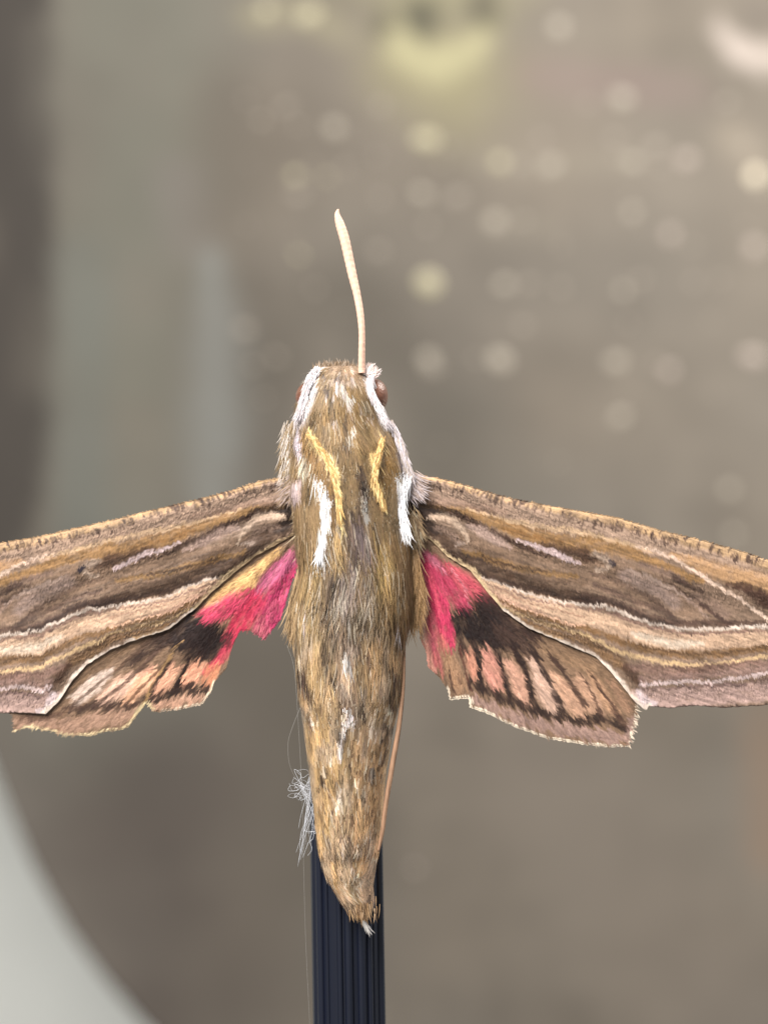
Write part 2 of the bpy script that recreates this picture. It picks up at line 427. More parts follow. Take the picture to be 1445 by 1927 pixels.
B1, B2, B3 = (76, 56, 44), (112, 90, 76), (148, 110, 66)
def ticks():
    rs = random.Random(3); out = []
    line = catmull(z6((190, 100), (500, 165), (750, 225), (1000, 285)) + z7((0, 295), (300, 352), (550, 408), (850, 478), (1100, 545), (1290, 590)), 14)
    for i in range(150):
        k = rs.random() * (len(line) - 2); a = line[int(k)] + (line[int(k) + 1] - line[int(k)]) * (k % 1)
        dy = rs.uniform(-7, 6); l = rs.uniform(4, 10)
        out.append(([(a[0] + 2, a[1] + dy - l / 2), (a[0] - 1, a[1] + dy + l / 2)], rs.uniform(2.6, 5.5), (82, 62, 54), rs.uniform(.5, .95), .5))
    return out
FORE = [
    # costal side
    (z6((40, 130), (300, 190), (600, 255), (900, 325), (1249, 390)) + z7((200, 400), (500, 470), (900, 560), (1290, 650)), [60, 44, 40, 36, 34, 40], (172, 144, 124), .95, .4),
    (z6((160, 60), (300, 85), (500, 145), (750, 215), (1000, 268)) + z7((0, 250), (250, 295), (550, 385), (850, 455), (1100, 525), (1290, 590)), [8, 13, 14, 17, 20, 22, 24], (184, 150, 112), .9, .5),
    (z6((120, 190), (400, 230), (700, 300)), 14, (140, 112, 96), .6, .6),
    (z6((150, 250), (400, 285), (600, 345), (800, 425), (1000, 480), (1249, 525)) + z7((0, 440), (250, 490), (450, 560), (650, 640), (850, 720)), [10, 16, 22, 28, 30, 28, 22, 16, 10], (150, 114, 74), .95, .4),
    (z6((450, 270), (700, 345), (1000, 400), (1249, 435)) + z7((250, 440), (500, 505)), [5, 9, 10, 9, 6], (196, 164, 130), .8, .5),
    (z6((700, 400), (900, 460), (1100, 505)), 8, (126, 88, 48), .7, .6),
    (z7((620, 540), (800, 590), (1000, 660), (1297, 730)), [10, 24, 32, 36], (180, 140, 100), .85, .45),
    (z7((430, 560), (600, 620), (760, 700)), 12, (160, 122, 80), .7, .6),
    # middle field
    (z6((330, 470), (600, 560), (900, 650), (1249, 700)) + z7((250, 690), (500, 790), (800, 900), (1000, 980)), [26, 54, 62, 66, 70, 64, 50, 26], (128, 103, 84), .95, .3),
    (z6((560, 560), (800, 660), (1000, 720), (1249, 760)), 22, (104, 80, 62), .6, .6),
    (z7((300, 680), (430, 740), (560, 800), (650, 870)), 26, (150, 128, 118), .75, .7),
    (z7((420, 600), (600, 660), (720, 720)), 12, (120, 96, 84), .7, .6),
    (z7((780, 830), (900, 880), (1000, 950)), 20, (146, 120, 106), .6, .7),
    # dark belt over the white line
    (z6((130, 320), (220, 410), (330, 500), (450, 600), (600, 690), (800, 770), (1000, 830), (1249, 870)) + z7((150, 850)), [14, 22, 26, 30, 32, 32, 30, 24, 16], (80, 59, 45), .95, .45),
    (z7((0, 835), (200, 860), (400, 945), (600, 1000), (900, 1015), (1297, 1012)), [16, 16, 16, 14, 12, 10], (84, 62, 52), .9, .5),
    (z7((640, 700), (740, 740), (840, 790)), 10, (72, 52, 44), .9, .5),
    (z7((830, 880), (940, 960), (1040, 1020)), 8, (80, 58, 50), .9, .5),
    (z7((80, 740), (250, 810), (420, 870), (560, 930), (680, 1000)), [8, 12, 10, 12, 10], (92, 70, 60), .75, .6),
    (z7((480, 850), (580, 910), (640, 960)), 6, (74, 54, 46), .8, .6),
    (z7((1020, 740), (1150, 770), (1297, 860)), [8, 20, 34], (78, 52, 42), .9, .4),
    (z6((330, 560), (470, 600), (620, 640)), 8, (66, 48, 38), .7, .6),
    (z6((700, 680), (900, 740), (1150, 780)), 6, (70, 52, 40), .6, .6),
    # root
    (z6((90, 260), (170, 270), (300, 285), (420, 320)), [26, 28, 18, 9], (54, 38, 30), .97, .5),
    (z6((120, 300), (200, 370), (250, 430)), [26, 20, 16], (56, 40, 32), .95, .5),
    (z6((330, 300), (500, 355), (640, 435), (760, 490), (900, 560), (1060, 600)), [8, 10, 10, 9, 7, 5], (78, 56, 46), .95, .4),
    (z6((960, 510), (1120, 555), (1249, 565)) + z7((0, 545), (90, 560)), [8, 16, 20, 20, 12], (84, 60, 46), .9, .5),
    (z6((200, 330), (290, 322), (380, 360), (440, 425), (470, 500)), [8, 16, 14, 10, 4], (192, 166, 144), .9, .5),
    (z6((250, 400), (340, 430), (400, 500)), 13, (134, 110, 96), .8, .6),
    (z6((470, 385), (560, 425), (660, 485), (760, 540)), [10, 18, 16, 8], (172, 146, 134), .85, .6),
    (z6((380, 520), (440, 500)), 6, (176, 158, 146), .5, .7),
    (z6((790, 478), (950, 535), (1090, 590), (1220, 650)), [5, 9, 10, 7], (206, 182, 180), .95, .45),
    (z7((90, 520), (190, 580), (180, 620), (110, 640)), 10, (196, 174, 156), .5, .8),
    (z7((195, 578), (222, 592)), 9, (52, 44, 52), 1, .4),
    # pale oblique streak to the tip
    (z7((380, 470), (520, 505), (700, 590), (890, 710), (1080, 830), (1297, 985)), [3, 5, 6, 7, 7, 6], (216, 188, 168), .95, .4),
    # white line and the lower stripes
    (z6((560, 760), (800, 860), (1000, 930), (1249, 1000)) + z7((200, 1030), (400, 1090), (600, 1140), (900, 1132), (1297, 1112)), [14, 26, 30, 30, 30, 32, 34, 32, 28], (204, 170, 142), .9, .5),
    (z6((560, 800), (640, 860), (800, 930), (950, 990)), [14, 18, 16, 12], (206, 164, 140), .8, .5),
    (z6((530, 728), (650, 758), (800, 820), (950, 872), (1100, 900), (1249, 915)) + z7((0, 880), (150, 890), (300, 950), (500, 1010), (700, 1050), (900, 1052), (1100, 1042), (1297, 1032)), [4, 5, 6, 6, 6], (206, 188, 174), .9, .5),
    (z6((580, 770), (800, 850), (950, 900), (1249, 945)) + z7((150, 920), (300, 978), (500, 1040), (700, 1078), (900, 1080), (1297, 1062)), [3, 4, 4.5, 5, 5, 4], (134, 104, 92), .9, .4),
    (z7((350, 1080), (500, 1120), (650, 1160), (850, 1150)), [8, 16, 18, 8], (214, 200, 182), .6, .7),
    (z6((640, 860), (800, 945), (1000, 1015), (1249, 1075)) + z7((200, 1110), (400, 1180), (600, 1222), (900, 1230), (1297, 1185)), [4, 7, 9, 11, 13, 15, 15, 12], (126, 94, 62), .95, .4),
    (z6((700, 930), (900, 1020), (1100, 1080), (1249, 1120)) + z7((250, 1205), (450, 1262), (650, 1296), (850, 1302), (1050, 1285), (1297, 1240)), [5, 7, 7, 8, 8, 7, 6], (200, 168, 126), .9, .5),
    (z6((760, 1000), (1000, 1090), (1249, 1170)) + z7((150, 1230), (300, 1310)), [4, 6, 9, 14, 18], (142, 108, 76), .85, .5),
    (z6((900, 1080), (1100, 1150)), 5, (190, 152, 108), .7, .5),
    (z7((300, 1310), (450, 1335), (700, 1345), (1000, 1318), (1297, 1290)), [12, 18, 18, 14, 12], (136, 106, 94), .9, .5),
    (z7((300, 1320), (370, 1380), (420, 1440)), [14, 22, 14], (84, 60, 46), .9, .6),
    (z7((700, 1342), (900, 1325), (1230, 1278)), 5, (104, 78, 66), .8, .5),
    (z7((420, 1400), (700, 1385), (1000, 1365), (1297, 1330)), 12, (152, 122, 112), .8, .5),
    (z7((400, 1540), (800, 1530), (1297, 1490)), 38, (182, 152, 142), .95, .3),
    (z7((420, 1440), (700, 1420), (900, 1428), (1100, 1392), (1297, 1362)), [8, 7, 6, 7, 6], (216, 192, 188), .9, .45),
    (z7((430, 1475), (600, 1470), (700, 1458), (900, 1452), (1150, 1432)), [4, 5, 7, 5, 6], (130, 104, 98), .9, .5),
    (z7((1180, 1415), (1297, 1408)), 7, (120, 94, 86), .8, .5),
    (z7((400, 1500), (440, 1560), (520, 1580)), [14, 18, 8], (220, 200, 200), .85, .6),
    (z7((480, 1603), (620, 1608), (800, 1592), (1000, 1606), (1297, 1588)), 4, (78, 62, 56), .9, .4),
]
FORE += [
    (z6((430, 560), (650, 625), (900, 690), (1200, 735)), [8, 12, 12, 8], (136, 102, 60), .75, .6),
    (z6((560, 600), (760, 660), (1000, 700)), 5, (66, 46, 36), .8, .5),
    (z6((520, 690), (700, 760), (900, 820), (1100, 860), (1249, 880)), [6, 10, 11, 9, 7], (66, 47, 38), .85, .55),
    (z7((0, 850), (180, 862), (330, 925), (480, 985), (640, 1020)), [7, 8, 9, 8, 6], (60, 42, 35), .85, .5),
    (z6((640, 800), (800, 872), (1000, 940), (1249, 1000)), 3, (160, 122, 100), .8, .5),
    (z6((700, 880), (900, 965), (1100, 1030), (1249, 1060)), 4, (224, 180, 152), .8, .5),
    (z6((820, 985), (1000, 1055), (1249, 1140)) + z7((150, 1190), (300, 1260)), [3, 4, 5, 5, 4], (104, 76, 52), .85, .5),
    (z7((350, 1010), (600, 1100), (850, 1105), (1297, 1085)), 3, (196, 164, 140), .8, .5),
    (z7((300, 1130), (500, 1195), (750, 1225), (1000, 1218), (1297, 1175)), [3, 5, 5, 4, 3], (96, 70, 48), .8, .5),
    (z7((450, 1315), (700, 1322), (1000, 1300)), 4, (100, 74, 62), .8, .5),
    (z7((60, 660), (200, 700), (380, 790), (540, 860)), [5, 8, 8, 5], (96, 74, 62), .7, .6),
    (z7((330, 640), (480, 700), (620, 760), (760, 840)), [5, 8, 8, 5], (162, 140, 128), .7, .6),
    (z7((560, 690), (700, 780), (820, 860)), 5, (88, 66, 56), .7, .6),
    (z7((700, 800), (800, 900), (880, 980)), 5, (156, 130, 116), .6, .6),
    (z6((60, 190), (200, 230), (400, 250), (640, 300)), [8, 8, 6, 5], (122, 94, 76), .7, .6),
    (z6((520, 300), (760, 380), (1000, 430)), 4, (124, 90, 56), .7, .6),
]
FORE += ticks()
MARGIN_L = [
    (R_MARG[1:7].tolist(), [6, 8, 11, 14, 14, 12], (218, 190, 150), .95, .4),
    (R_MARG[6:16].tolist(), [10, 10, 9, 9, 10, 12, 14, 16, 16, 14], (224, 206, 190), .95, .45),
]

def forewing(side):
    R = side > 0
    costa, marg = (R_COSTA, R_MARG) if R else (L_COSTA[::-1], L_MARG[::-1])
    x0, x1 = (735.0, 1668.0) if R else (-341.0, 585.0)
    nu, nv = 440, 165
    xs = np.linspace(x0, x1, nu)
    if R:
        xs = 735 + (1668 - 735) * np.linspace(0, 1, nu) ** 1.12
    else:
        xs = (585 - (585 + 341) * np.linspace(0, 1, nu) ** 1.12)[::-1]
    top = np.interp(xs, costa[:, 0], costa[:, 1]); bot = np.interp(xs, marg[:, 0], marg[:, 1])
    bot = np.maximum(bot, top + 1)
    top = top + (vnoise(xs * .25, xs * 0, 3) - .5) * 2.0
    bot = bot + (vnoise(xs * .18, xs * 0, 4) - .5) * 1.6
    v = np.linspace(0, 1, nv)
    X = np.repeat(xs[:, None], nv, 1); Y = top[:, None] + (bot - top)[:, None] * v[None]
    P = np.stack([X.ravel(), Y.ravel()], 1); vv = np.tile(v, nu)
    # pattern coordinates: those of the right wing; the left one is its mirror image laid into its own outline
    if R:
        Q = P
    else:
        xr = np.interp(-P[:, 0], -np.array(MIRX[1], float), np.array(MIRX[0], float))
        tr = np.interp(xr, R_COSTA[:, 0], R_COSTA[:, 1]); br = np.interp(xr, R_MARG[:, 0], R_MARG[:, 1])
        Q = np.stack([xr, tr + (br - tr) * vv], 1)
    C = np.tile(lin((134, 110, 92)), (len(P), 1))
    Qs = Q.copy()
    Qs[:, 1] += (vnoise(Q[:, 0] * .42, Q[:, 1] * .03, 36) - .5) * 5.5
    C = paint(Qs, C, FORE + MARGIN_L, seed=100 if R else 400, streak=(.02, .05), ragged=1.7)
    # scale rows: fine grain running out from the root
    g = vnoise(Q[:, 0] * .5, Q[:, 1] * .22, 30 if R else 31) - .5
    g2 = vnoise(Q[:, 0] * .09, Q[:, 1] * .3 - Q[:, 0] * .07, 32) - .5
    g3 = vnoise(Q[:, 0] * .03, Q[:, 1] * .05, 33) - .5
    g4 = vnoise(Q[:, 0] * .035, (Q[:, 1] - Q[:, 0] * .34) * .34, 34) - .5
    C *= (1 + .32 * g + .26 * g2 + .18 * g3 + .62 * g4)[:, None]
    C = C * np.clip(C.mean(1, keepdims=True) / .2, .2, 1.25) ** .12
    # relief: rolled costal edge, folds along the stripes, tilt back to the tip
    span = np.abs(P[:, 0] - 660)
    D = 4 + 14 * np.clip((span - 100) / 800, 0, 1) ** 1.5 + 6 * np.clip(1 - vv / .07, 0, 1) ** 2
    D += -3.0 * np.sin(vv * 8.5 + 1.0) * np.clip(span / 200 - .6, 0, 1) + 2.0 * np.sin(vv * 23 + Q[:, 0] * .004)
    D += 6 * vv ** 3
    D += .7 * (g2 + .4 * g) + 3 * (vnoise(P[:, 0] * .012, P[:, 1] * .012, 8 if R else 9) - .5)
    V = np.stack([(P[:, 0] - CX) * S, D * S, (CY - P[:, 1]) * S + Z0], 1)
    o = solid_grid(V, C, nu, nv, 3.2 * S, 'forewing', M_wing)
    o.parent = moth; o.location = -M_INV
    # lifted scales: short overlapping blades following the wing
    rs = np.random.RandomState(11 if R else 12)
    vis = np.where((P[:, 0] > -40) & (P[:, 0] < 1490) & (vv > .01) & (vv < .955))[0]
    i = rs.choice(vis, 9000)
    fl = np.stack([side * (.25 + .5 * rs.rand(len(i))), np.full(len(i), -.10), -(.55 + .5 * rs.rand(len(i)))], 1)
    fl /= np.linalg.norm(fl, axis=1)[:, None]
    nr = np.tile([0, -1.0, 0], (len(i), 1))
    jit = 1 + .36 * (rs.rand(len(i), 1) - .5)
    Vb, qb, tb, Cb = blades(V[i] + np.array([0, -.4 * S, 0]), fl, nr, rs.uniform(3.5, 8, len(i)) * S, rs.uniform(1.1, 2.1, len(i)) * S, np.clip(C[i] * jit, 0, 1), seed=5)
    link('scale_fuzz', make_mesh('scale_fuzz', Vb, qb, tb, Cb), M_fur, parent=o, kind='stuff')
    # fringe along the front edge
    ed = np.where((vv < .001) & (P[:, 0] > -40) & (P[:, 0] < 1490))[0]
    i = rs.choice(ed, 900)
    fl = np.stack([side * (.5 + .8 * rs.rand(len(i))), (rs.rand(len(i)) - .5) * .5, .10 + .28 * rs.rand(len(i))], 1)
    fl /= np.linalg.norm(fl, axis=1)[:, None]
    dark = np.where(rs.rand(len(i), 1) < .25, .55, 1.0)
    Vb, qb, tb, Cb = blades(V[i] + np.array([0, 1.0 * S, 0]), fl, nr[:len(i)], rs.uniform(2, 6, len(i)) * S, rs.uniform(1.2, 2.2, len(i)) * S, np.clip(C[i] * dark, 0, 1), seed=6)
    link('fringe', make_mesh('fringe', Vb, qb, tb, Cb), M_fur, parent=o, kind='stuff')
    return o

# ---- hindwings -------------------------------------------------------
HR_BOT = np.array(z6((130, 640), (142, 1130), (186, 1235), (196, 1330), (270, 1400), (330, 1490), (345, 1560), (470, 1545), (480, 1610), (600, 1650), (780, 1740), (1000, 1820), (1240, 1858)) + z7((160, 1872), (330, 1872), (352, 1780), (378, 1680), (386, 1560)))
HR_TOP = np.array(z6((130, 470), (200, 400), (330, 460)) + [(900, 1020), (1000, 1110), (1100, 1170), (1199, 1280)])
HL_BOT = np.array((z5((1210, 520), (1110, 780), (1030, 1050), (920, 1195), (820, 1130), (745, 1132), (690, 1250), (650, 1400), (610, 1440), (562, 1500), (550, 1550), (525, 1590), (480, 1650), (340, 1682), (200, 1702), (142, 1700), (92, 1640)) + z4((905, 1790), (890, 1812), (830, 1832), (740, 1838), (620, 1870), (500, 1868), (400, 1860), (380, 1838), (300, 1832), (200, 1808), (100, 1838), (96, 1700)))[::-1])
HL_TOP = np.array(z5((1210, 440), (1050, 430), (850, 530)) + [(400, 1050), (300, 1150), (200, 1205), (110, 1290), (26, 1338)])[::-1]

HR = [
    (z6((600, 900), (800, 1050), (1000, 1150), (1249, 1260)) + z7((150, 1330), (300, 1500)), 60, (132, 104, 80), .9, .4),
    (z6((900, 1180), (1050, 1260), (1249, 1330)) + z7((100, 1400)), [10, 16, 18, 14], (152, 120, 92), .8, .6),
    (z6((150, 560), (165, 800), (160, 1000), (170, 1200), (230, 1350)), [16, 18, 16, 20, 16], (214, 150, 132), .95, .4),
    (z6((165, 600), (200, 800), (225, 980), (240, 1150), (265, 1320)), [14, 22, 22, 22, 16], (192, 92, 104), .95, .6),
    (z6((180, 580), (235, 760), (275, 900), (310, 1050), (345, 1180)), [16, 30, 34, 30, 20], (206, 62, 98), 1, .35),
    (z6((215, 760), (250, 860), (270, 980)), 8, (244, 96, 122), .8, .6),
    (z6((215, 590), (320, 760), (420, 900), (440, 960)), [16, 32, 34, 20], (188, 66, 94), 1, .5),
    (z6((330, 660), (450, 770), (570, 880), (600, 930)), [12, 34, 30, 16], (194, 78, 94), .95, .7),
    (z6((170, 570), (230, 610), (290, 680)), [12, 14, 8], (206, 120, 138), .9, .6),
    (z6((300, 740), (370, 880)), 4, (150, 44, 66), .7, .6),
    (z6((190, 800), (205, 960), (215, 1100)), 4, (176, 66, 80), .7, .6),
    (z6((360, 690), (440, 800), (480, 930)), 3, (222, 140, 150), .6, .6),
    (z6((172, 800), (180, 930), (160, 1060), (158, 1150)), [6, 9, 9, 6], (232, 192, 166), .9, .5),
    (z6((290, 1180), (330, 1290), (380, 1400), (420, 1460)), [18, 28, 30, 26], (168, 130, 100), .95, .45),
    (z6((270, 1120), (310, 1210)), 18, (206, 110, 108), .7, .7),
    (z6((240, 1250), (290, 1380)), 10, (190, 110, 100), .7, .6),
    (z6((345, 1380), (368, 1500)), 4, (72, 48, 40), .9, .5),
    (z6((395, 1380), (420, 1470)), 4, (96, 68, 54), .7, .5),
    # black field
    (z6((560, 890), (680, 980), (800, 1070), (900, 1140)), [28, 50, 52, 34], (60, 40, 33), .97, .5),
    (z6((390, 1020), (450, 1010), (540, 1010), (620, 1060)), [26, 46, 62, 60], (34, 20, 18), 1, .6),
    (z6((400, 1090), (480, 1100), (580, 1110), (680, 1150)), [20, 42, 54, 46], (34, 20, 18), 1, .6),
    (z6((700, 1100), (800, 1180), (900, 1230)), [40, 38, 20], (70, 50, 42), .9, .6),
    (z6((400, 1150), (440, 1230)), 12, (54, 34, 30), .9, .5),
    # salmon windows
    (z6((475, 1230), (495, 1310), (510, 1390)), [14, 24, 16], (206, 142, 118), .92, .55),
    (z6((585, 1230), (620, 1340), (650, 1450)), [18, 34, 28], (216, 150, 132), .92, .6),
    (z6((745, 1310), (790, 1410), (840, 1540)), [16, 32, 32], (212, 162, 138), .92, .6),
    (z6((890, 1290), (960, 1450), (1040, 1600)), [14, 34, 34], (206, 170, 150), .92, .6),
    (z6((1040, 1390), (1120, 1510), (1210, 1620)), [16, 32, 32], (204, 160, 132), .92, .55),
    (z6((1180, 1400), (1249, 1490)) + z7((90, 1600)), [12, 28, 26], (196, 154, 126), .88, .6),
    (z7((60, 1380), (140, 1500), (220, 1620)), [12, 22, 18], (190, 148, 116), .85, .5),
    (z7((200, 1420), (280, 1540), (320, 1620)), [10, 18, 14], (166, 128, 102), .8, .5),
    # dark veins
    (z6((500, 1160), (535, 1300), (560, 1500)), [14, 9, 10], (46, 30, 26), 1, .4),
    (z6((640, 1160), (690, 1330), (745, 1550)), [18, 10, 12], (46, 30, 26), 1, .4),
    (z6((770, 1180), (850, 1380), (925, 1620)), [18, 9, 12], (50, 33, 28), 1, .4),
    (z6((900, 1230), (1000, 1420), (1100, 1640)), [12, 8, 12], (56, 38, 32), .95, .4),
    (z6((1000, 1240), (1130, 1400), (1249, 1600)), [8, 6, 10], (70, 48, 40), .9, .4),
    (z7((0, 1380), (60, 1500), (140, 1680)), [4, 6, 10], (76, 52, 42), .9, .4),
    (z7((60, 1360), (180, 1540), (300, 1740)), [4, 6, 12], (72, 48, 40), .9, .4),
    (z6((405, 1180), (440, 1330), (480, 1470)), [5, 4, 5], (90, 50, 42), .9, .5),
    (z6((480, 1440), (600, 1500), (750, 1560), (900, 1620), (1100, 1680), (1249, 1700)) + z7((100, 1680), (200, 1700), (300, 1740)), [14, 18, 18, 16, 16, 18, 20, 16, 8], (54, 37, 31), .95, .5),
    (z6((510, 1550), (700, 1640), (900, 1710), (1100, 1760), (1249, 1785)) + z7((150, 1800), (290, 1810), (350, 1680)), [16, 22, 24, 24, 24, 22, 14], (160, 130, 118), .95, .3),
]
HR_EDGE = [(HR_BOT[5:].tolist(), [8, 8, 9, 8, 7, 7, 7, 8, 8, 8, 7, 6], (240, 222, 198), 1, .4)]
HL = [
    (z5((500, 1020), (250, 1180), (0, 1290)) + z4((800, 1330), (550, 1500)), 60, (132, 104, 80), .9, .4),
    (z4((1112, 1200), (900, 1340), (700, 1480), (480, 1680)), [14, 26, 26, 16], (150, 122, 100), .8, .5),
    (z5((1020, 590), (860, 740), (700, 860), (540, 960)), [16, 34, 36, 20], (226, 182, 122), .95, .4),
    (z5((860, 680), (880, 740)), 12, (138, 104, 74), .8, .6),
    (z5((800, 830), (760, 850)), 7, (150, 100, 66), .7, .6),
    (z5((960, 640), (1000, 600)), 14, (176, 140, 92), .7, .7),
    (z5((1190, 540), (1060, 660), (960, 760), (880, 850)), [14, 30, 30, 18], (198, 100, 134), 1, .45),
    (z5((1150, 680), (1060, 850), (980, 1000), (920, 1150)), [26, 52, 56, 44], (190, 58, 102), 1, .45),
    (z5((1060, 880), (980, 960), (940, 1060)), 12, (222, 100, 130), .7, .6),
    (z5((1120, 640), (1040, 740)), 10, (176, 88, 120), .7, .6),
    (z5((840, 880), (660, 970), (520, 1030)), [28, 44, 32], (208, 70, 100), 1, .4),
    (z5((880, 920), (770, 1060), (680, 1180)), [30, 38, 30], (188, 46, 76), 1, .35),
    (z5((700, 1140), (650, 1270), (560, 1390), (500, 1420)), [18, 20, 22, 12], (198, 60, 84), 1, .4),
    (z5((930, 830), (850, 940), (790, 1040)), 4, (140, 34, 62), .8, .5),
    (z5((1000, 800), (900, 940), (840, 1080)), 4, (150, 36, 70), .7, .5),
    (z5((800, 930), (680, 1040)), 3, (160, 40, 66), .6, .5),
    (z5((900, 1130), (920, 1190)), 22, (214, 130, 134), .7, .7),
    (z5((330, 1100), (240, 1180), (100, 1270), (0, 1350)), [20, 34, 32, 22], (66, 46, 38), .95, .6),
    (z5((400, 1060), (440, 1140), (480, 1180)), [30, 56, 50], (40, 25, 22), 1, .45),
    (z5((480, 1170), (570, 1180), (640, 1190)), [52, 56, 34], (38, 23, 21), 1, .4),
    (z5((330, 1220), (430, 1250), (540, 1270)), [44, 54, 34], (40, 25, 22), 1, .45),
    (z5((500, 1330), (470, 1300)), 24, (52, 34, 30), .9, .5),
    (z5((280, 1410), (220, 1480), (150, 1570)), [24, 34, 22], (242, 182, 150), .95, .4),
    (z5((430, 1400), (400, 1460), (360, 1510)), [26, 36, 22], (238, 172, 140), .95, .4),
    (z5((550, 1400), (530, 1480)), [24, 26], (214, 142, 106), .9, .4),
    (z5((130, 1400), (40, 1500)), [16, 22], (224, 166, 140), .9, .45),
    (z4((1080, 1420), (1000, 1500), (900, 1600)), [14, 30, 24], (236, 182, 146), .95, .4),
    (z4((930, 1450), (840, 1530), (720, 1620)), [16, 36, 24], (234, 190, 166), .95, .4),
    (z4((760, 1430), (660, 1510), (540, 1610)), [14, 30, 22], (222, 198, 182), .95, .4),
    (z5((380, 1350), (340, 1460), (290, 1570)), [10, 8, 14], (48, 31, 27), 1, .4),
    (z5((250, 1340), (190, 1460), (120, 1580)), [9, 7, 10], (58, 39, 32), .95, .4),
    (z4((1112, 1260), (980, 1400), (800, 1560), (640, 1680)), [8, 8, 7, 9], (88, 64, 52), .9, .4),
    (z4((1060, 1190), (900, 1340), (760, 1450), (520, 1640)), [5, 6, 5, 6], (104, 78, 62), .85, .4),
    (z4((1112, 1400), (1020, 1500), (900, 1630)), [5, 6, 6], (120, 86, 64), .9, .4),
    (z5((110, 1620), (300, 1560), (450, 1550), (530, 1540)), [22, 16, 14, 12], (56, 38, 32), .95, .5),
    (z4((450, 1690), (560, 1670), (700, 1665), (850, 1655), (960, 1640)), [10, 20, 14, 18, 12], (70, 48, 40), .9, .6),
    (z4((110, 1780), (300, 1770), (400, 1800), (600, 1780), (900, 1720)), [20, 22, 26, 30, 24], (172, 136, 114), .95, .35),
    (z5((150, 1660), (330, 1630), (500, 1600)), [16, 18, 10], (206, 160, 134), .9, .5),
    (z5((330, 1220), (180, 1440), (90, 1620), (0, 1750)), [4, 4, 5, 5], (166, 130, 88), .95, .4),
    (z4((380, 1860), (400, 1780), (470, 1690)), 4, (130, 100, 78), .8, .5),
    (z4((160, 1740), (300, 1735), (420, 1720)), [10, 14, 8], (92, 66, 54), .8, .6),
]
HL_EDGE = [(HL_BOT[1:14].tolist(), [7, 8, 7, 8, 8, 8], (232, 208, 164), .95, .5), (HL_BOT[14:20].tolist(), 7, (238, 214, 186), .95, .5)]

def hindwing(side):
    R = side > 0
    topl, botl, st, edge = (HR_TOP, HR_BOT, HR, HR_EDGE) if R else (HL_TOP, HL_BOT, HL, HL_EDGE)
    nu, nv = 260, 190
    xs = np.linspace(botl[0, 0], botl[-1, 0], nu)
    top = np.interp(xs, topl[:, 0], topl[:, 1]); bot = np.interp(xs, botl[:, 0], botl[:, 1])
    bot = np.maximum(bot, top + 1)
    bot = bot + (vnoise(xs * .3, xs * 0, 14) - .5) * 2.6
    v = np.linspace(0, 1, nv)
    X = np.repeat(xs[:, None], nv, 1); Y = top[:, None] + (bot - top)[:, None] * v[None]
    P = np.stack([X.ravel(), Y.ravel()], 1); vv = np.tile(v, nu)
    C = np.tile(lin((134, 106, 84)), (len(P), 1))
    root = np.array([775.0, 985.0]) if R else np.array([578.0, 985.0])
    ang = np.arctan2(P[:, 0] - root[0], P[:, 1] - root[1]); rad = np.hypot(P[:, 0] - root[0], P[:, 1] - root[1])
    # feathered pattern: wobble along the rays, so that edges break up into scale streaks
    wob = (vnoise(ang * 120, rad * .02, 41) - .5) * 24
    Q = P + np.stack([np.sin(ang), np.cos(ang)], 1) * wob[:, None]
    C = paint(Q, C, st, seed=200 if R else 300, streak=(.03, .03), ragged=1.5)
    C = paint(P, C, edge, seed=210, ragged=1.2)
    g = vnoise(ang * 90, rad * .06, 44) - .5; g2 = vnoise(P[:, 0] * .5, P[:, 1] * .5, 45) - .5
    gr = vnoise(ang * 150, rad * .025, 46) - .5
    C *= (1 + .36 * g + .22 * g2 + .42 * gr)[:, None]
    C = C * np.clip(C.mean(1, keepdims=True) / .2, .2, 1.1) ** .1
    D = 14 + 8 * np.clip(rad / 450, 0, 1) + 3.0 * np.cos(ang * 21 + .6) * np.clip(rad / 120, 0, 1) + .5 * g + .4 * g2
    if R:   # the loose inner flap stands a little behind the fold line
        D += np.where(ang < .27, 5.0, 0) * np.clip((rad - 60) / 120, 0, 1)
    V = np.stack([(P[:, 0] - CX) * S, D * S, (CY - P[:, 1]) * S + Z0], 1)
    o = solid_grid(V, C, nu, nv, 2.6 * S, 'hindwing', M_wing)
    o.parent = moth; o.location = -M_INV
    rs = np.random.RandomState(21 if R else 22)
    out = np.stack([np.sin(ang), np.zeros(len(ang)), -np.cos(ang)], 1)
    ed = np.where(vv > .999)[0]
    i = rs.choice(ed, 2200)
    fl = out[i] * 1.0 + np.stack([(rs.rand(len(i)) - .5) * .4, -.25 * rs.rand(len(i)), -.5 * rs.rand(len(i))], 1)
    fl /= np.linalg.norm(fl, axis=1)[:, None]
    nr = np.tile([0, -1.0, 0], (len(i), 1))
    Vb, qb, tb, Cb = blades(V[i] + np.array([0, .8 * S, 1.0 * S]), fl, nr, rs.uniform(2, 4.5, len(i)) * S, rs.uniform(1.5, 3, len(i)) * S, np.clip(C[i] * (.92 + .1 * (rs.rand(len(i), 1) - .5)), 0, 1), seed=7)
    link('fringe', make_mesh('fringe', Vb, qb, tb, Cb), M_fur, parent=o, kind='stuff')
    i = rs.choice(np.where(vv < .98)[0], 6500)
    fl = out[i] + np.stack([(rs.rand(len(i)) - .5) * .3, np.full(len(i), -.12), (rs.rand(len(i)) - .5) * .3], 1)
    fl /= np.linalg.norm(fl, axis=1)[:, None]
    nr = np.tile([0, -1.0, 0], (len(i), 1))
    Vb, qb, tb, Cb = blades(V[i] + np.array([0, -.3 * S, 0]), fl, nr, rs.uniform(6, 14, len(i)) * S, rs.uniform(1.2, 2.4, len(i)) * S, np.clip(C[i] * (1 + .4 * (rs.rand(len(i), 1) - .5)), 0, 1), seed=8)
    link('scale_fuzz', make_mesh('scale_fuzz', Vb, qb, tb, Cb), M_fur, parent=o, kind='stuff')
    return o

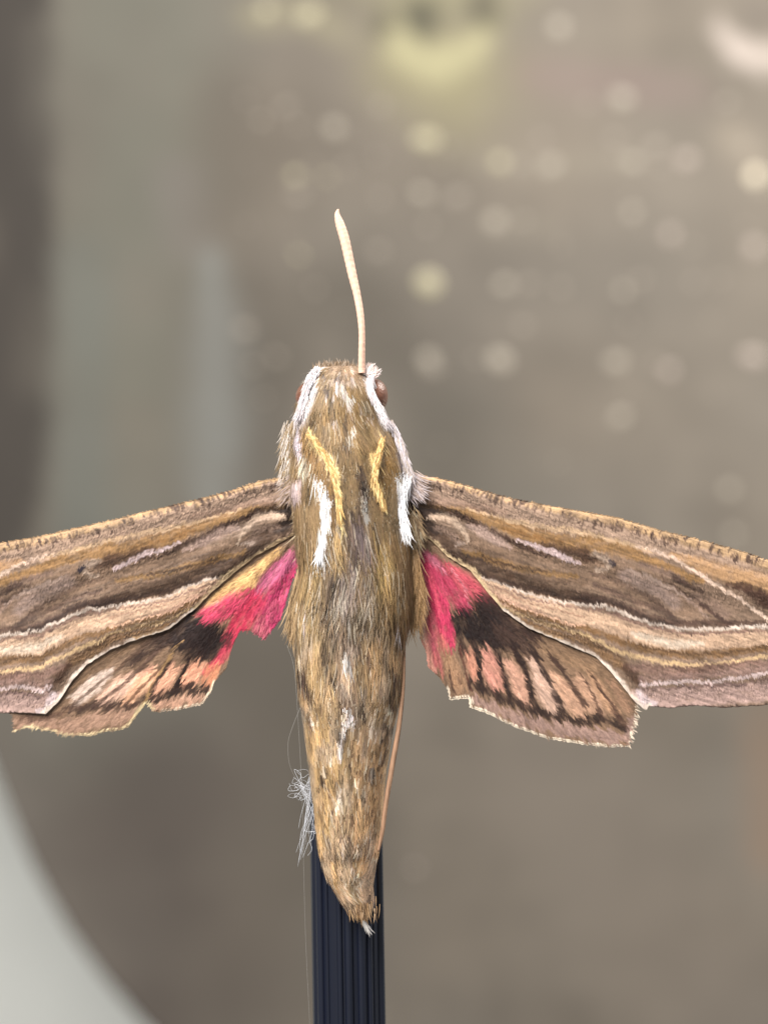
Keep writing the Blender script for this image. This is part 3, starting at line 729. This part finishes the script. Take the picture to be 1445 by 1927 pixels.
for s in (-1, 1):
    hindwing(s)
for s in (-1, 1):
    forewing(s)

# ---- body ------------------------------------------------------------
# y, left, right, half depth
PROF = np.array([
    (687, 622, 664, 10), (690, 606, 680, 26), (696, 594, 692, 40), (706, 581, 702, 50), (720, 571, 708, 58), (738, 563, 714, 64), (762, 557, 722, 68),
    (790, 556, 732, 70), (825, 552, 748, 76), (865, 548, 758, 84), (910, 548, 764, 92), (960, 552, 766, 96), (1010, 560, 772, 94),
    (1060, 566, 774, 90), (1110, 560, 773, 86), (1160, 554, 766, 82), (1210, 555, 760, 78), (1290, 560, 757, 74), (1370, 571, 740, 70),
    (1440, 580, 728, 62), (1520, 590, 720, 54), (1585, 596, 716, 46), (1630, 606, 708, 38), (1670, 627, 702, 30), (1700, 649, 705, 22),
    (1722, 664, 700, 15), (1736, 678, 692, 7)], float)
def prof(y):
    return [np.interp(y, PROF[:, 0], PROF[:, k]) for k in (1, 2, 3)]

BODY = [
    # general tints
    ([(640, 780), (640, 900)], 120, (134, 106, 66), .9, .5),
    (z1((560, 130), (700, 130), (760, 200), (620, 230)), 34, (158, 132, 108), .9, .6),
    (z2((640, 200), (640, 700)), [90, 110], (126, 106, 84), .9, .6),
    (z2((380, 250), (340, 550), (380, 800)), [50, 60, 50], (168, 140, 98), .9, .5),
    (z2((1050, 200), (1080, 420), (1000, 640)), [50, 56, 50], (164, 130, 86), .9, .5),
    (z2((600, 100), (620, 230)), 30, (184, 150, 96), .9, .6),
    (z2((900, 200), (930, 350)), 34, (190, 156, 100), .9, .6),
    (z2((380, 1000), (430, 1400)), 60, (168, 136, 92), .8, .6),
    (z2((900, 900), (930, 1380)), 70, (170, 134, 92), .8, .6),
    (z3((450, 100), (480, 500), (560, 900)), 70, (184, 146, 94), .9, .6),
    (z3((760, 100), (760, 500), (740, 900)), 60, (180, 140, 96), .9, .6),
    (z3((440, 800), (560, 1050), (680, 1200)), [30, 30, 24], (208, 164, 106), .9, .5),
    (z3((790, 760), (740, 1000), (760, 1180)), [26, 30, 24], (212, 164, 114), .9, .5),
    (z3((690, 1180), (780, 1170)), 20, (216, 170, 130), .8, .6),
    # head
    (z1((470, 110), (400, 190), (385, 260), (400, 330)), [12, 22, 22, 14], (246, 242, 240), 1, .4),
    (z1((400, 330), (350, 420), (300, 500), (270, 540)), [16, 24, 26, 14], (226, 216, 214), .95, .5),
    (z1((310, 580), (310, 680), (320, 770)), [10, 13, 8], (226, 216, 226), .9, .5),
    (z1((345, 810), (370, 880), (400, 940)), [12, 14, 8], (232, 220, 196), .9, .5),
    (z1((240, 640), (240, 760), (230, 860)), [16, 18, 16], (176, 152, 120), .8, .6),
    (z1((280, 250), (300, 340)), 12, (196, 164, 148), .8, .6),
    (z1((290, 960), (280, 1020)), 22, (206, 186, 186), .9, .6),
    (z1((830, 160), (820, 250), (860, 340), (900, 420), (940, 520), (970, 600)), [22, 14, 16, 20, 24, 14], (240, 230, 228), 1, .4),
    (z1((980, 560), (1040, 660), (1075, 780), (1095, 900)), [12, 16, 18, 14], (226, 214, 222), .95, .45),
    (z1((620, 280), (650, 350), (680, 440)), [10, 14, 8], (212, 202, 194), .8, .6),
    (z1((690, 380), (720, 360)), 8, (220, 214, 206), .8, .6),
    (z1((530, 250), (720, 270)), 9, (186, 164, 146), .7, .7),
    (z1((790, 430), (800, 450)), 8, (200, 184, 156), .8, .6),
    (z1((645, 680), (715, 585)), 5, (206, 200, 192), .8, .6),
    (z1((585, 200), (580, 235)), 7, (70, 52, 42), .9, .5),
    (z1((495, 300), (505, 340)), 8, (66, 46, 38), .9, .5),
    # brown shoulder covers
    (z1((350, 640), (430, 790), (490, 950), (545, 1120), (560, 1300)), [12, 28, 30, 24, 16], (144, 108, 60), .95, .4),
    (z1((970, 660), (990, 800), (970, 950), (950, 1060)), [20, 36, 34, 16], (134, 100, 52), .95, .4),
    (z1((660, 500), (650, 750)), 12, (96, 72, 48), .7, .7),
    # yellow stripes
    (z1((375, 590), (450, 670), (515, 765), (560, 870), (590, 970), (605, 1080), (615, 1200), (635, 1340)), [6, 11, 14, 14, 13, 10, 8, 6], (240, 212, 146), 1, .35),
    (z1((915, 640), (890, 750), (862, 870), (860, 960), (890, 1030), (920, 1130), (935, 1220)), [8, 14, 14, 12, 11, 9, 6], (236, 200, 134), 1, .35),
    # white wedges
    (z1((430, 990), (480, 1080), (512, 1180), (500, 1320)) + z2((488, 90), (468, 190), (440, 250)), [7, 12, 16, 16, 15, 12, 5], (255, 255, 255), 1, .3),
    (z1((1060, 960), (1045, 1060), (1050, 1180), (1068, 1290), (1095, 1400)), [6, 9, 12, 16, 14], (252, 250, 252), 1, .35),
    # dark middle
    (z1((770, 920), (745, 990)), 9, (62, 46, 36), .9, .5),
    (z1((770, 930), (795, 1120), (760, 1300)) + z2((700, 120), (660, 320)), [8, 20, 28, 34, 26], (98, 78, 66), .8, .7),
    (z2((690, 180), (700, 420), (640, 620)), [12, 18, 10], (150, 134, 128), .7, .7),
    (z1((790, 1060), (810, 1160)), 13, (54, 40, 34), .95, .5),
    (z1((700, 1240), (740, 1340), (750, 1440)), [8, 12, 16], (62, 48, 44), .9, .6),
    (z1((800, 1200), (820, 1310)), 8, (196, 196, 190), .8, .6),
    (z1((870, 1330), (880, 1420)), 10, (70, 54, 44), .8, .6),
    (z2((740, 40), (790, 160), (820, 250)), [18, 24, 12], (128, 110, 108), .9, .6),
    (z2((545, 330), (530, 470), (530, 600)), [10, 14, 12], (76, 58, 44), .8, .6),
    (z2((830, 320), (790, 420)), 12, (70, 52, 42), .8, .6),
    (z2((730, 570), (760, 660)), 11, (58, 44, 38), .85, .6),
    (z2((620, 350), (640, 470), (600, 560)), [12, 20, 10], (186, 170, 158), .8, .6),
    (z2((640, 720), (660, 800)), 14, (74, 56, 46), .8, .6),
    (z2((1010, 640), (1040, 770)), 12, (80, 60, 56), .8, .6),
    (z2((1018, 690), (1022, 740)), 6, (222, 216, 214), .9, .5),
    (z2((280, 610), (300, 650)), 9, (226, 216, 196), .8, .6),
    (z2((350, 600), (362, 650)), 6, (222, 222, 246), .9, .5),
    # abdomen
    (z2((650, 800), (680, 1400)), [30, 34], (150, 122, 104), .7, .7),
    (z2((645, 930), (665, 1010)), 13, (252, 248, 246), .95, .6),
    (z2((660, 1060), (680, 1120)), 14, (206, 168, 126), .8, .6),
    (z2((670, 1370), (690, 1440)), 12, (246, 238, 238), .9, .6),
    (z3((600, 10), (575, 110), (560, 210)), [11, 9, 6], (246, 236, 234), .95, .6),
    (z3((560, 400), (555, 520)), 8, (240, 212, 180), .8, .6),
    (z3((590, 680), (580, 740)), 8, (226, 180, 130), .8, .6),
    (z2((330, 1020), (350, 1120), (390, 1200)), [14, 20, 10], (66, 48, 44), .95, .5),
    (z2((365, 1220), (375, 1330)), 12, (224, 172, 104), .9, .5),
    (z2((400, 1420), (420, 1440)), 14, (70, 52, 48), .9, .5),
    (z2((500, 920), (530, 960)), 13, (74, 56, 46), .8, .6),
    (z2((545, 1080), (560, 1100)), 12, (60, 44, 38), .9, .6),
    (z2((800, 900), (810, 960)), 14, (84, 62, 54), .8, .6),
    (z2((1000, 1020), (1010, 1120)), 13, (74, 54, 50), .85, .6),
    (z2((975, 1180), (985, 1290)), 12, (88, 66, 58), .8, .6),
    (z2((950, 1320), (970, 1370)), 8, (244, 230, 204), .9, .5),
    (z3((640, 150), (650, 160)), 8, (70, 50, 40), .9, .5),
    (z3((690, 290), (740, 310)), 14, (92, 66, 48), .8, .6),
    (z3((640, 560), (580, 590)), 10, (96, 68, 50), .8, .6),
    (z3((610, 640), (640, 850)), [6, 12], (112, 84, 62), .8, .6),
    (z3((680, 720), (690, 820)), 9, (100, 74, 58), .8, .6),
    (z3((500, 740), (510, 860)), 9, (130, 98, 66), .7, .6),
    (z3((400, 20), (380, 40)), 12, (86, 66, 60), .8, .6),
]

def flecks():
    rs = random.Random(17); out = []
    for i in range(150):
        y = rs.uniform(1190, 1690); l, r_, _ = prof(y); x = l + (r_ - l) * rs.random(); h = rs.uniform(8, 20)
        if rs.random() < .68:
            out.append(([(x, y), (x + rs.uniform(-3, 3), y + h)], rs.uniform(3, 6.5), (74, 55, 44), rs.uniform(.5, .9), .6))
        else:
            out.append(([(x, y), (x + rs.uniform(-3, 3), y + h)], rs.uniform(2.5, 5), (238, 220, 194), rs.uniform(.5, .9), .6))
    for i in range(34):
        y = rs.uniform(690, 800); x = 638 + rs.gauss(0, 34); h = rs.uniform(5, 12)
        c = (70, 52, 42) if rs.random() < .4 else (206, 192, 186)
        out.append(([(x, y), (x + rs.uniform(-5, 5), y + h)], rs.uniform(3, 6), c, rs.uniform(.4, .85), .6))
    for i in range(60):
        y = rs.uniform(930, 1190); x = 655 + rs.gauss(0, 45); h = rs.uniform(14, 34)
        c = (66, 50, 40) if rs.random() < .6 else (214, 202, 186)
        out.append(([(x, y), (x + rs.uniform(-4, 4), y + h)], rs.uniform(3, 6), c, rs.uniform(.4, .85), .6))
    return out
BODY += flecks()

def body_color(P, seed=500):
    C = np.tile(lin((146, 119, 84)), (len(P), 1))
    C = paint(P, C, BODY, seed=seed, streak=(.06, .02), ragged=2.6)
    ab = np.clip((P[:, 1] - 1120) / 120, 0, 1)
    n = vnoise(P[:, 0] * .16, P[:, 1] * .035, 51) - .5
    n2 = vnoise(P[:, 0] * .09, P[:, 1] * .05, 52) - .5
    n3 = vnoise(P[:, 0] * .4, P[:, 1] * .08, 53) - .5
    C *= ((1 + .14 * ab) * (1 + (.75 + .35 * ab) * n + (.25 + .35 * ab) * n2 + .34 * n3))[:, None]  # random streaks; dark ones also stand in for shadowed gaps in the fur
    grey = np.clip((vnoise(P[:, 0] * .07, P[:, 1] * .025, 55) - .45) * 2.2, 0, .75)[:, None] * np.clip(ab + .35, 0, 1)[:, None]
    lum = C.mean(1, keepdims=True)
    C = C * (1 - grey * .5) + (lum * np.array([[1.12, .97, .88]]) * 1.06) * grey * .5
    lum = C.mean(1, keepdims=True)
    ds = (.03 + .12 * ab)[:, None]
    C = (C * (1 - ds) + lum * np.array([[1.14, .98, .84]]) * ds) * np.where(lum > .42, 1.0, (.92 + .14 * ab)[:, None])
    return np.clip(C, .01, .95)

ny, na = 240, 72
ys = np.linspace(687, 1736, ny)
lft, rgt, dep = prof(ys)
cx = (lft + rgt) / 2; hw = (rgt - lft) / 2
spine_d = np.interp(ys, [688, 760, 1000, 1250, 1500, 1736], [14, 4, -2, 0, 10, 26])
# faint abdominal rings
ringf = 1 + .004 * np.cos((ys - 1200) / 58 * 2 * math.pi) * (ys > 1200)
th = np.linspace(0, 2 * np.pi, na, endpoint=False)
BX = cx[:, None] + (hw * ringf)[:, None] * np.sin(th)[None]
BD = spine_d[:, None] - (dep * ringf)[:, None] * np.cos(th)[None]
BYY = np.repeat(ys[:, None], na, 1)
lump = (vnoise(BX * .03, BYY * .03, 61) - .5) * 1.0
BD = BD + lump * -np.cos(th)[None]
bV = np.stack([(BX - CX) * S, BD * S, (CY - BYY) * S + Z0], -1).reshape(-1, 3)
idx = np.arange(ny * na).reshape(ny, na)
nxt = np.roll(idx, -1, 1)
bq = np.stack([idx[:-1], idx[1:], nxt[1:], nxt[:-1]], -1).reshape(-1, 4)
bV = np.vstack([bV, W(cx[0], 687, spine_d[0])[None], W(cx[-1], 1737, spine_d[-1])[None]])
bt = [(idx[0, (j + 1) % na], ny * na, idx[0, j]) for j in range(na)] + [(idx[-1, j], ny * na + 1, idx[-1, (j + 1) % na]) for j in range(na)]
PB = np.stack([BX.ravel(), BYY.ravel()], 1)
bC = body_color(PB) * .8
bC = np.vstack([bC, bC[:1], bC[-1:]])
body = part('body', make_mesh('body', bV, bq, bt, bC), M_fur)

def fur(n, y0, y1, len_f, wid, lift, seed, flare=0.0, amax=115, colgain=1.0, dens=None, jit=.4, pale=.08, dark=.12):
    rs = np.random.RandomState(seed)
    y = rs.uniform(y0, y1, n)
    if dens is not None:
        y = y[rs.rand(n) < dens(y)]; n = len(y)
    a = np.radians(rs.uniform(-amax, amax, n))
    l, r, d = prof(y); c = (l + r) / 2; h = (r - l) / 2
    sd = np.interp(y, [688, 760, 1000, 1250, 1500, 1736], [14, 4, -2, 0, 10, 26])
    x = c + h * np.sin(a); dd = sd - d * np.cos(a)
    nrm = np.stack([np.sin(a) / h, -np.cos(a) / d, np.zeros(n)], 1)
    # slope of the profile gives the vertical part of the normal
    l2, r2, d2 = prof(y + 6)
    dh = ((r2 - l2) / 2 - h) / 6
    nrm /= np.linalg.norm(nrm, axis=1)[:, None]
    nrm[:, 2] = np.clip(dh, -1.5, 1.5); nrm /= np.linalg.norm(nrm, axis=1)[:, None]
    flow = np.stack([np.sin(a) * flare + (rs.rand(n) - .5) * .26, np.zeros(n), -np.ones(n)], 1)
    dx = ((l2 + r2) / 2 - c) / 6
    flow[:, 0] += dx + dh * np.sin(a)
    flow -= nrm * (flow * nrm).sum(1)[:, None]
    flow /= np.linalg.norm(flow, axis=1)[:, None]
    lf = lift * (0.4 + rs.rand(n))
    flow = flow + nrm * lf[:, None]; flow /= np.linalg.norm(flow, axis=1)[:, None]
    L = len_f(y) * rs.uniform(.6, 1.25, n)
    P = np.stack([x + flow[:, 0] * L * .55, y - flow[:, 2] * L * .55], 1)
    col = body_color(P) * colgain * (1 + jit * (rs.rand(n, 1) - .5)) * (1 + .06 * (rs.rand(n, 3) - .5))
    pick = rs.rand(n, 1)
    col = np.where(pick < pale, col * .45 + lin((222, 204, 178)) * .5, np.where(pick > 1 - dark, col * .42, col))
    root = np.stack([(x - CX) * S, dd * S, (CY - y) * S + Z0], 1) + nrm * .6 * S
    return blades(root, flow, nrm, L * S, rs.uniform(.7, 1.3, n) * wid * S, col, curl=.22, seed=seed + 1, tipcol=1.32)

sets = [
    fur(17000, 686, 900, lambda y: np.interp(y, [686, 720, 800, 900], [9, 18, 40, 46]), 1.6, .09, 71, flare=.08, jit=.34, pale=.04, dark=.06),
    fur(20000, 820, 1110, lambda y: np.interp(y, [820, 1000, 1110], [46, 58, 62]), 1.6, .07, 72, flare=.08, jit=.34, pale=.04, dark=.07),
    fur(16000, 980, 1320, lambda y: np.interp(y, [980, 1100, 1200, 1320], [66, 66, 50, 40]), 1.7, .11, 73, flare=.13, jit=.4, dens=lambda y: np.interp(y, [980, 1080, 1180, 1320], [1, 1, .5, .02])),
    fur(16000, 1090, 1500, lambda y: np.interp(y, [1090, 1250, 1500], [52, 46, 42]), 2.0, .05, 74, flare=.02, jit=.42, pale=.06, dark=.09),
    fur(11000, 1450, 1728, lambda y: np.interp(y, [1450, 1640, 1700, 1728], [42, 40, 26, 20]), 2.0, .05, 75, flare=-.02, jit=.38, pale=.06, dark=.07),
    fur(400, 690, 900, lambda y: 24 + 0 * y, 1.0, .5, 76, flare=.3),
    fur(500, 1150, 1700, lambda y: 26 + 0 * y, 1.0, .2, 77, flare=.1),
]
def join_blades(ss):
    V, q, t, C, o = [], [], [], [], 0
    for a, b, c, d in ss:
        V.append(a); q.append(b + o); t.append(c + o); C.append(d); o += len(a)
    return np.vstack(V), np.vstack(q), np.vstack(t), np.vstack(C)
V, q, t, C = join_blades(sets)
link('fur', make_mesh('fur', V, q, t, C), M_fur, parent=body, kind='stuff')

# longer tufts: shoulder wedges, wing-root hair, tail brush
def tuft(name, n, line, spread, direction, length, wid, col, depth, seed, lift=.2, fan=.2, parent=None, label=None):
    rs = np.random.RandomState(seed)
    L = catmull(line); k = rs.rand(n) * (len(L) - 1.001); i = k.astype(int)
    P = L[i] + (L[i + 1] - L[i]) * (k - i)[:, None] + (rs.rand(n, 2) - .5) * spread
    dp = np.interp(k / (len(L) - 1), np.linspace(0, 1, len(np.atleast_1d(depth))), np.atleast_1d(depth)) + (rs.rand(n) - .5) * 6
    dirs = np.atleast_2d(np.array(direction, float))
    dd = np.stack([np.interp(k / (len(L) - 1), np.linspace(0, 1, len(dirs)), dirs[:, c]) for c in (0, 1)], 1)
    flow = np.stack([dd[:, 0] + (rs.rand(n) - .5) * fan * 2, -lift * rs.rand(n), -dd[:, 1] + (rs.rand(n) - .5) * fan], 1)
    flow /= np.linalg.norm(flow, axis=1)[:, None]
    nr = np.tile([0, -1.0, 0], (n, 1))
    root = np.stack([(P[:, 0] - CX) * S, dp * S, (CY - P[:, 1]) * S + Z0], 1)
    cc = np.atleast_2d(np.array([lin(c) for c in col]))
    C = cc[rs.randint(0, len(cc), n)] * (1 + .3 * (rs.rand(n, 1) - .5))
    V, q, t, C = blades(root, flow, nr, rs.uniform(.6, 1.2, n) * length * S, rs.uniform(.7, 1.3, n) * wid * S, np.clip(C, 0, .95), curl=.25, seed=seed + 1)
    return link(name, make_mesh(name, V, q, t, C), M_fur, parent=parent or body, kind='stuff', label=label)

WHITE = [(255, 255, 255), (246, 242, 244)]
GOLD = [(255, 228, 164), (244, 208, 142), (216, 176, 112), (188, 150, 98)]
tuft('gold_stripe', 420, z1((372, 575), (440, 655), (505, 750), (552, 860), (584, 960), (598, 1060), (608, 1170)), 10, [(.7, 1), (.5, 1), (.3, 1), (.15, 1)], 24, 1.8, GOLD, [-58, -72, -82, -90, -95, -98, -100], 97, lift=.06, fan=.05, label='slim gold stripe of hair on the thorax')
tuft('gold_stripe', 360, z1((918, 620), (893, 720), (866, 840), (858, 930), (884, 1010), (912, 1090)), 10, [(-.3, 1), (-.2, 1), (.1, 1), (.25, 1)], 22, 1.8, GOLD, [-62, -76, -85, -90, -90, -86], 98, lift=.06, fan=.05, label='slim gold stripe of hair on the thorax')
OLIVE = [(150, 124, 92), (176, 150, 116), (112, 90, 68), (196, 178, 148)]
tuft('white_tuft', 620, z1((440, 1000), (485, 1090), (512, 1190), (505, 1300)) + z2((492, 60), (480, 120)), 10, [(.2, 1), (.15, 1), (-.1, 1), (-.25, 1)], 34, 2.6, WHITE, [-64, -82, -86, -84], 81, lift=.06, fan=.03, label='white hair stripe along the thorax edge')
tuft('white_tuft', 520, z1((1085, 900), (1050, 980), (1026, 1080), (1036, 1180), (1056, 1270)), 21, [(-.35, 1), (-.1, 1), (.05, 1), (.28, 1)], 34, 1.9, WHITE, [-24, -38, -52, -52], 82, lift=.15, fan=.16, label='white hair wedge fanning over the wing root')
tuft('wing_root_hair', 420, z1((400, 1010), (390, 1120), (395, 1260), (420, 1400)), 36, [(-.3, 1), (-.4, 1), (-.2, 1)], 46, 1.7, OLIVE, [-22, -20, -10], 83, fan=.3)
tuft('wing_root_hair', 240, z1((1100, 1130), (1120, 1260), (1110, 1380)), 30, [(.45, 1), (.3, 1), (.15, 1)], 36, 1.7, OLIVE, [-14, -12, -6], 84, fan=.3)
tuft('shoulder_hair', 620, z1((250, 520), (240, 640), (225, 760), (230, 850)), 22, [(-.25, 1), (-.15, 1)], 32, 1.2, [(206, 192, 178), (176, 152, 120), (226, 214, 204), (140, 116, 84)], [-10, -14], 85, fan=.2)
tuft('shoulder_hair', 480, z1((960, 500), (1030, 640), (1075, 790), (1105, 880)), 12, [(.3, 1), (.25, 1)], 28, 1.4, [(232, 222, 226), (214, 204, 208), (200, 184, 172)], [-26, -20], 86, fan=.12)
tuft('wing_root_hair', 260, z1((300, 920), (290, 1000)), 30, [(-.9, .5), (-.7, .8)], 32, 1.4, [(214, 196, 190), (188, 164, 150), (170, 144, 116)], [-14, -14], 87, fan=.25)
tuft('wing_root_hair', 240, z1((1110, 900), (1100, 980)), 26, [(.9, .5), (.7, .8)], 32, 1.4, [(214, 200, 200), (190, 168, 158)], [-12, -12], 88, fan=.25)
tuft('flank_hair', 700, z2((1100, 120), (1130, 280), (1150, 420), (1110, 560)), 30, [(.12, 1), (.05, 1), (-.05, 1)], 56, 1.6, [(190, 150, 104), (206, 166, 122), (150, 116, 76)], [-10, -6, 0], 89, fan=.12)
tuft('flank_hair', 700, z2((400, 180), (350, 380), (300, 560), (310, 660)), 34, [(-.12, 1), (-.18, 1), (.05, 1)], 48, 1.6, [(172, 144, 106), (192, 162, 124), (136, 110, 80)], [-8, -4, 4], 90, fan=.14)
tuft('tail_brush', 60, z3((620, 1110), (680, 1160), (740, 1150), (785, 1110)), 26, [(.35, 1), (.2, 1), (.02, 1)], 26, 1.7, [(164, 132, 96), (140, 110, 78), (186, 156, 124), (112, 88, 64)], [4, 0, 4], 91, fan=.12)
tuft('tail_brush', 26, z3((700, 1230), (725, 1250)), 4, [(.45, 1)], 30, 2.2, [(220, 214, 206), (196, 190, 186)], [18], 92, fan=.06)
tuft('crown_hair', 320, z1((440, 170), (540, 140), (650, 140), (760, 170)), 12, [(-.25, -1), (0, -1), (.25, -1)], 17, 1.2, [(150, 126, 100), (180, 160, 140), (110, 88, 66)], [2, 0, 0, 2], 93, fan=.4)
BROW = [(250, 246, 246), (232, 222, 226), (214, 204, 204)]
tuft('brow_hair', 300, z1((450, 130), (400, 200), (370, 280), (350, 380), (320, 450)), 13, [(-.45, .9), (-.3, 1), (-.3, 1)], 22, 1.9, BROW, [-30, -42, -44, -46], 95, fan=.2)
tuft('brow_hair', 300, z1((830, 180), (815, 250), (850, 340), (890, 420), (930, 500)), 10, [(.15, 1), (.4, 1), (.45, 1)], 20, 1.9, BROW, [-28, -44, -44, -40], 96, fan=.15)

# ---- eyes, antenna, leg ---------------------------------------------
def ellipsoid(c, r, nu=20, nv=14):
    V, q, t = [], [], []
    for i in range(1, nv):
        p = math.pi * i / nv
        for j in range(nu):
            a = 2 * math.pi * j / nu
            V.append(W(c[0] + r[0] * math.sin(p) * math.cos(a), c[1] + r[1] * math.cos(p), c[2] + r[2] * math.sin(p) * math.sin(a)))
    for i in range(nv - 2):
        for j in range(nu):
            q.append((i * nu + j, (i + 1) * nu + j, (i + 1) * nu + (j + 1) % nu, i * nu + (j + 1) % nu))
    V += [W(c[0], c[1] + r[1], c[2]), W(c[0], c[1] - r[1], c[2])]
    b = (nv - 1) * nu
    for j in range(nu):
        t += [(j, (j + 1) % nu, b), ((nv - 2) * nu + (j + 1) % nu, (nv - 2) * nu + j, b + 1)]
    return np.array(V), q, t
M_eye = plain_mat('brown_compound_eye', (120, 78, 60), rough=.35, spec=.5, grain=.25, gscale=7000, bump=.3)
part('eye', make_mesh('eye', *ellipsoid((705, 745, 4), (25, 33, 34))), M_eye)
part('eye', make_mesh('eye', *ellipsoid((578, 748, 2), (22, 28, 32))), M_eye)

M_ant = plain_mat('antenna_scales', (244, 198, 174), rough=.55, spec=.3, grain=.10, gscale=2500, bump=.25)
al = catmull([(p[0], p[1], w, d) for p, w, d in zip(z8((572, 1830), (570, 1780), (572, 1600), (573, 1400), (556, 1200), (522, 1000), (475, 800), (432, 600), (388, 400), (342, 250), (312, 150), (316, 100), (328, 84)),
              [6.6, 6.4, 6.2, 5.9, 6.6, 7.0, 8.2, 8.8, 9.2, 8.6, 5.4, 2.8, 1.0], [-30, -30, -34, -36, -34, -30, -26, -22, -20, -18, -18, -18, -18])], 10)
k = np.arange(len(al))
arad = al[:, 2] * (1 + .035 * np.cos(k * 2.1)) * S
part('antenna', make_mesh('antenna', *tube([W(a[0], a[1], a[3]) for a in al], arad, 14)), M_ant)
tuft('antenna_base_tuft', 160, z1((800, 150), (850, 190)), 14, [(.35, -.8), (.5, -.4)], 14, 2.4, [(250, 240, 236), (236, 214, 206)], [-24, -24], 94, fan=.3)

M_leg = plain_mat('leg_scales', (160, 124, 98), rough=.55, spec=.3, grain=.3, gscale=1500, bump=.3, stretch=(3, 3, .6))
leg = catmull([(757, 1180, -4, 2.6), (760, 1230, -10, 3.0), (758, 1300, -16, 3.6), (750, 1370, -22, 4.6), (738, 1440, -28, 5.0), (727, 1505, -34, 4.4), (720, 1560, -34, 4.0), (712, 1600, -30, 2.5)], 8)
part('leg', make_mesh('leg', *tube([W(*p[:3]) for p in leg], leg[:, 3] * S, 10)), M_leg)

# ------------------------------------------------------------------ rod
M_rod = plain_mat('black_plastic', (13, 18, 34), rough=.4, spec=.5, grain=.2, gscale=120, bump=.15, stretch=(8, 8, .4))
def rod_axis(y):
    return np.interp(y, [1000, 1600, 1927, 2950], [643, 652, 657.5, 670])
RY = [980, 1000, 1300, 1600, 1927, 2500, (CY + Z0 / S)]
RD, RR = 140.0, 66.0
rod = link('ribbed_rod', None, label='black ribbed plastic rod standing upright behind the moth abdomen', cat='rod')
rod.location = W(rod_axis(RY[-1]), RY[-1], RD)
ROFF = rod.location.copy()
line = [W(rod_axis(y), y, RD) for y in RY]
o = link('core', make_mesh('core', *tube(line, RR * .96 * S, 40)), M_rod, parent=rod); o.location = -ROFF
rs = random.Random(8)
for i in range(20):
    a = -math.pi + 2 * math.pi * i / 20 + rs.uniform(-.09, .09)
    rr = rs.choice([2.6, 4.0, 6.0, 8.5, 9.5])
    ln = [W(rod_axis(y) + (RR * .955) * math.sin(a), y, RD - (RR * .955) * math.cos(a)) for y in RY]
    V, q, t = tube(ln, rr * S, 8)
    o = link('ridge', make_mesh('ridge', V, q, t), M_rod, parent=rod); o.location = -ROFF

# ------------------------------------------------------------------ lint and thread
M_lint = plain_mat('white_lint', (226, 228, 234), rough=.6, spec=.3, grain=.05)
M_silk = plain_mat('grey_silk', (150, 146, 140), rough=.5, spec=.4, grain=.05)
rs = random.Random(5)
def strand(pts, r, d0):
    L = catmull(pts, 8)
    n = len(L)
    return tube([W(p[0], p[1], d0 + (k / n) * 6) for k, p in enumerate(L)], np.linspace(r, r * .6, n) * S, 5)
parts = []
base = [(590, 1500), (586, 1480), (590, 1530), (584, 1460), (592, 1560)]
for k in range(30):
    b = base[k % 5]; ph = rs.uniform(0, 6.28); r = rs.uniform(2, 10)
    pts = [(b[0] + rs.uniform(-2, 4), b[1] + rs.uniform(-14, 14))]
    if k < 13:     # curly knot at the top
        c = (562 + rs.uniform(-12, 14), 1466 + rs.uniform(-14, 30))
        for j in range(6):
            r2 = r * rs.uniform(.5, 1.4); pts.append((c[0] + r2 * math.cos(ph + j * 1.1) + rs.uniform(-3, 3), c[1] + r2 * math.sin(ph + j * 1.1) + j * 2))
    else:          # wisps hanging down
        e = (rs.uniform(556, 584), rs.uniform(1560, 1640))
        for j in range(1, 5):
            f = j / 4
            pts.append((pts[0][0] * (1 - f) + e[0] * f + rs.uniform(-4, 4), pts[0][1] * (1 - f) + e[1] * f + rs.uniform(-3, 3)))
    parts.append(strand(pts, rs.uniform(.18, .4), 4))
V, q, t = join(parts)
link('lint_tuft', make_mesh('lint_tuft', V, q, t), M_lint, label='wispy tuft of white lint fibres caught on the side of the abdomen', cat='lint')
V, q, t = join([strand([(566, 1330), (550, 1370), (542, 1400), (545, 1440), (560, 1470), (574, 1480)], .38, 0)])
link('curved_hair', make_mesh('curved_hair', V, q, t), M_silk, label='single fine pale hair bowing out from the abdomen above the lint', cat='hair')
V, q, t = join([strand([(540, 1216), (553, 1260), (560, 1350), (568, 1500), (571, 1640), (575, 1780), (582, 1927), (590, 2100)], .36, 20)])
link('thread', make_mesh('thread', V, q, t), M_silk, label='very thin straight pale thread hanging down beside the rod', cat='thread')
